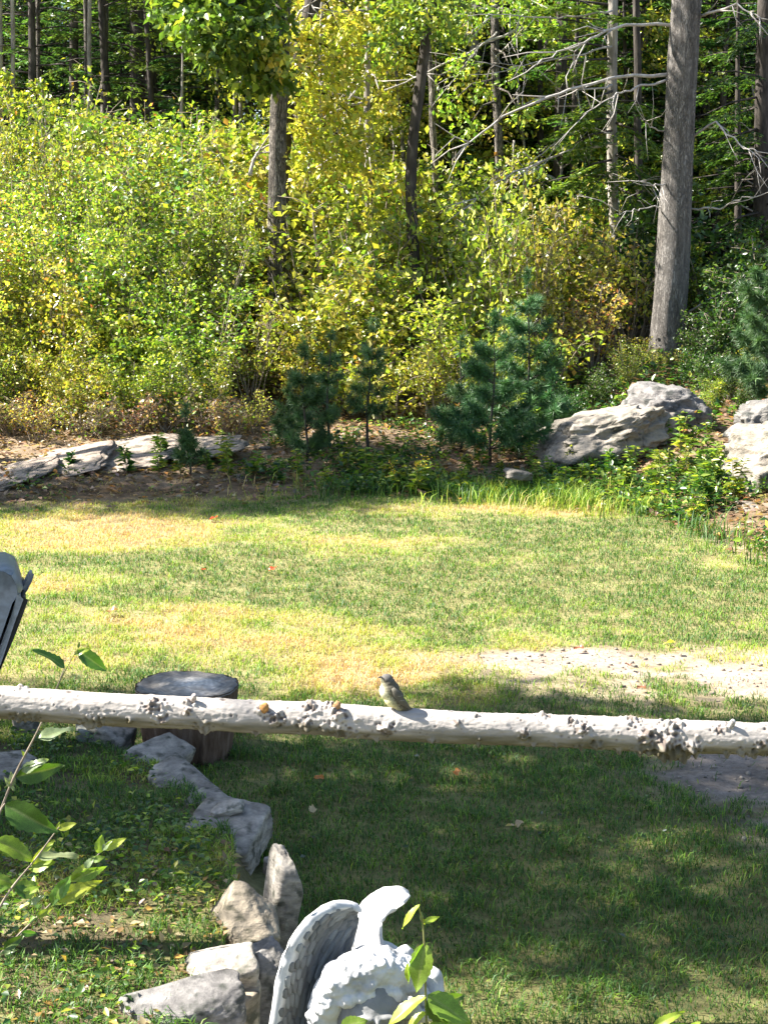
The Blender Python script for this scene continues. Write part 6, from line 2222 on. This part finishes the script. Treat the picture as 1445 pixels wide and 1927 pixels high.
# boughs right of the big pine
hem, hb = Acc(), Acc()
for k in range(34):
    r2 = np.random.default_rng(200 + k)
    a = (1432, r2.uniform(-20, 560))
    b = (a[0] + r2.choice([-1, -1, 1]) * r2.uniform(50, 130), a[1] + r2.uniform(-10, 60))
    p0, p1 = at(a[0], a[1], 21.5), at(b[0], b[1], 21.5 + r2.uniform(-1.2, 1.2))
    v, t = tube(np.array([p0, (p0 + p1) / 2 + np.array([0, 0, .05]), p1]), [.02, .012, .003], 4)
    hb.add(v, t, (1, 1, 1))
    spray(hem, p0 + (p1 - p0) * .15, p1, .45, 46, .085, [(.025, .06, .018), (.05, .10, .02), (.09, .16, .025)], [3, 2, 1])
hem.build('crown', M['leaf'], thin[9], kind='stuff')
hb.build('branches', M['bark_dark'], thin[9], kind='stuff')

# ------------------------------------------------------------------ trees left of the frame whose shade falls on the lawn and the bank
def shade_tree(label, gxc, gyc, hgt, zlo, zhi, ry, ncl, nleaf, seed, lean_x=0.0):
    """its shadow is centred on the ground position (gxc, gyc)"""
    zc = (zlo + zhi) / 2
    off = np.array([SUNV.x, SUNV.y]) / SUNV.z
    x0, y0 = gxc + off[0] * zc, gyc + off[1] * zc
    rg = np.random.default_rng(seed)
    z0 = hz(x0, y0) - .1
    root = thing('maple_tree', label, 'tree', (x0, y0, z0), 'shade trees beyond the left edge')
    u = np.linspace(0, 1, 12)
    T = np.stack([x0 + .1 * np.sin(3 * u + seed), y0 + .1 * np.sin(2 * u + seed), z0 + (zhi - z0) * u], -1)
    v, t = tube(T, np.linspace(.16, .03, 12), 12, rough=.1)
    add_mesh('trunk', v, t, M['bark_oak'], None, root, smooth=True)
    fo, br = Acc(), Acc()
    cs, rs_ = [], []
    for k in range(ncl):
        z = rg.uniform(zlo, zhi)
        prof = math.sin(math.pi * (.12 + .8 * (z - zlo) / (zhi - zlo))) ** .5
        a = rg.uniform(0, 6.28)
        L = ry * prof * rg.uniform(.1, 1) ** .6
        c = np.array([x0, y0, z - .3])
        e = np.array([x0 + math.cos(a) * L, y0 + math.sin(a) * L, z])
        v, t = tube(np.array([c, (c + e) / 2 + np.array([0, 0, -.1]), e]), [.04, .025, .006], 5)
        br.add(v, t, (1, 1, 1))
        cs.append(e)
        rs_.append(rg.uniform(.35, .7))
    leaf_clumps(fo, cs, rs_, nleaf // ncl, .12, [D1, D2, D3], [2, 3, 2], flat=.7)
    fo.build('crown', M['leaf'], root, kind='stuff')
    br.build('branches', M['bark_oak'], root, kind='stuff')
    return root


shade_tree('full maple beyond the left edge that shades the stump and near lawn', -.5, 6.0, 11, 4.2, 10.4, 1.75, 86, 9500, 1)
shade_tree('maple beyond the left edge that shades the stone wall', -1.6, 5.25, 9, 4.0, 7.4, .95, 60, 8000, 5)
shade_tree('maple beyond the left edge that shades the near right lawn', 2.3, 5.6, 11, 5.2, 10.0, 1.9, 42, 4200, 2)
shade_tree('maple beyond the left edge that shades the foot of the bank', -3.2, 13.95, 11, 4.0, 10.0, 1.0, 90, 12000, 3)
shade_tree('maple beyond the left edge that shades the young pines', .1, 15.2, 12, 6.0, 9.0, 1.5, 70, 10000, 4)
LATE.extend(WLATE)
finish_labels()
tot = sum(sum(len(p.vertices) - 2 for p in me.polygons) if len(me.polygons) < 1000 else len(me.loops) - 2 * len(me.polygons) for me in bpy.data.meshes)
print('TRIS', tot)
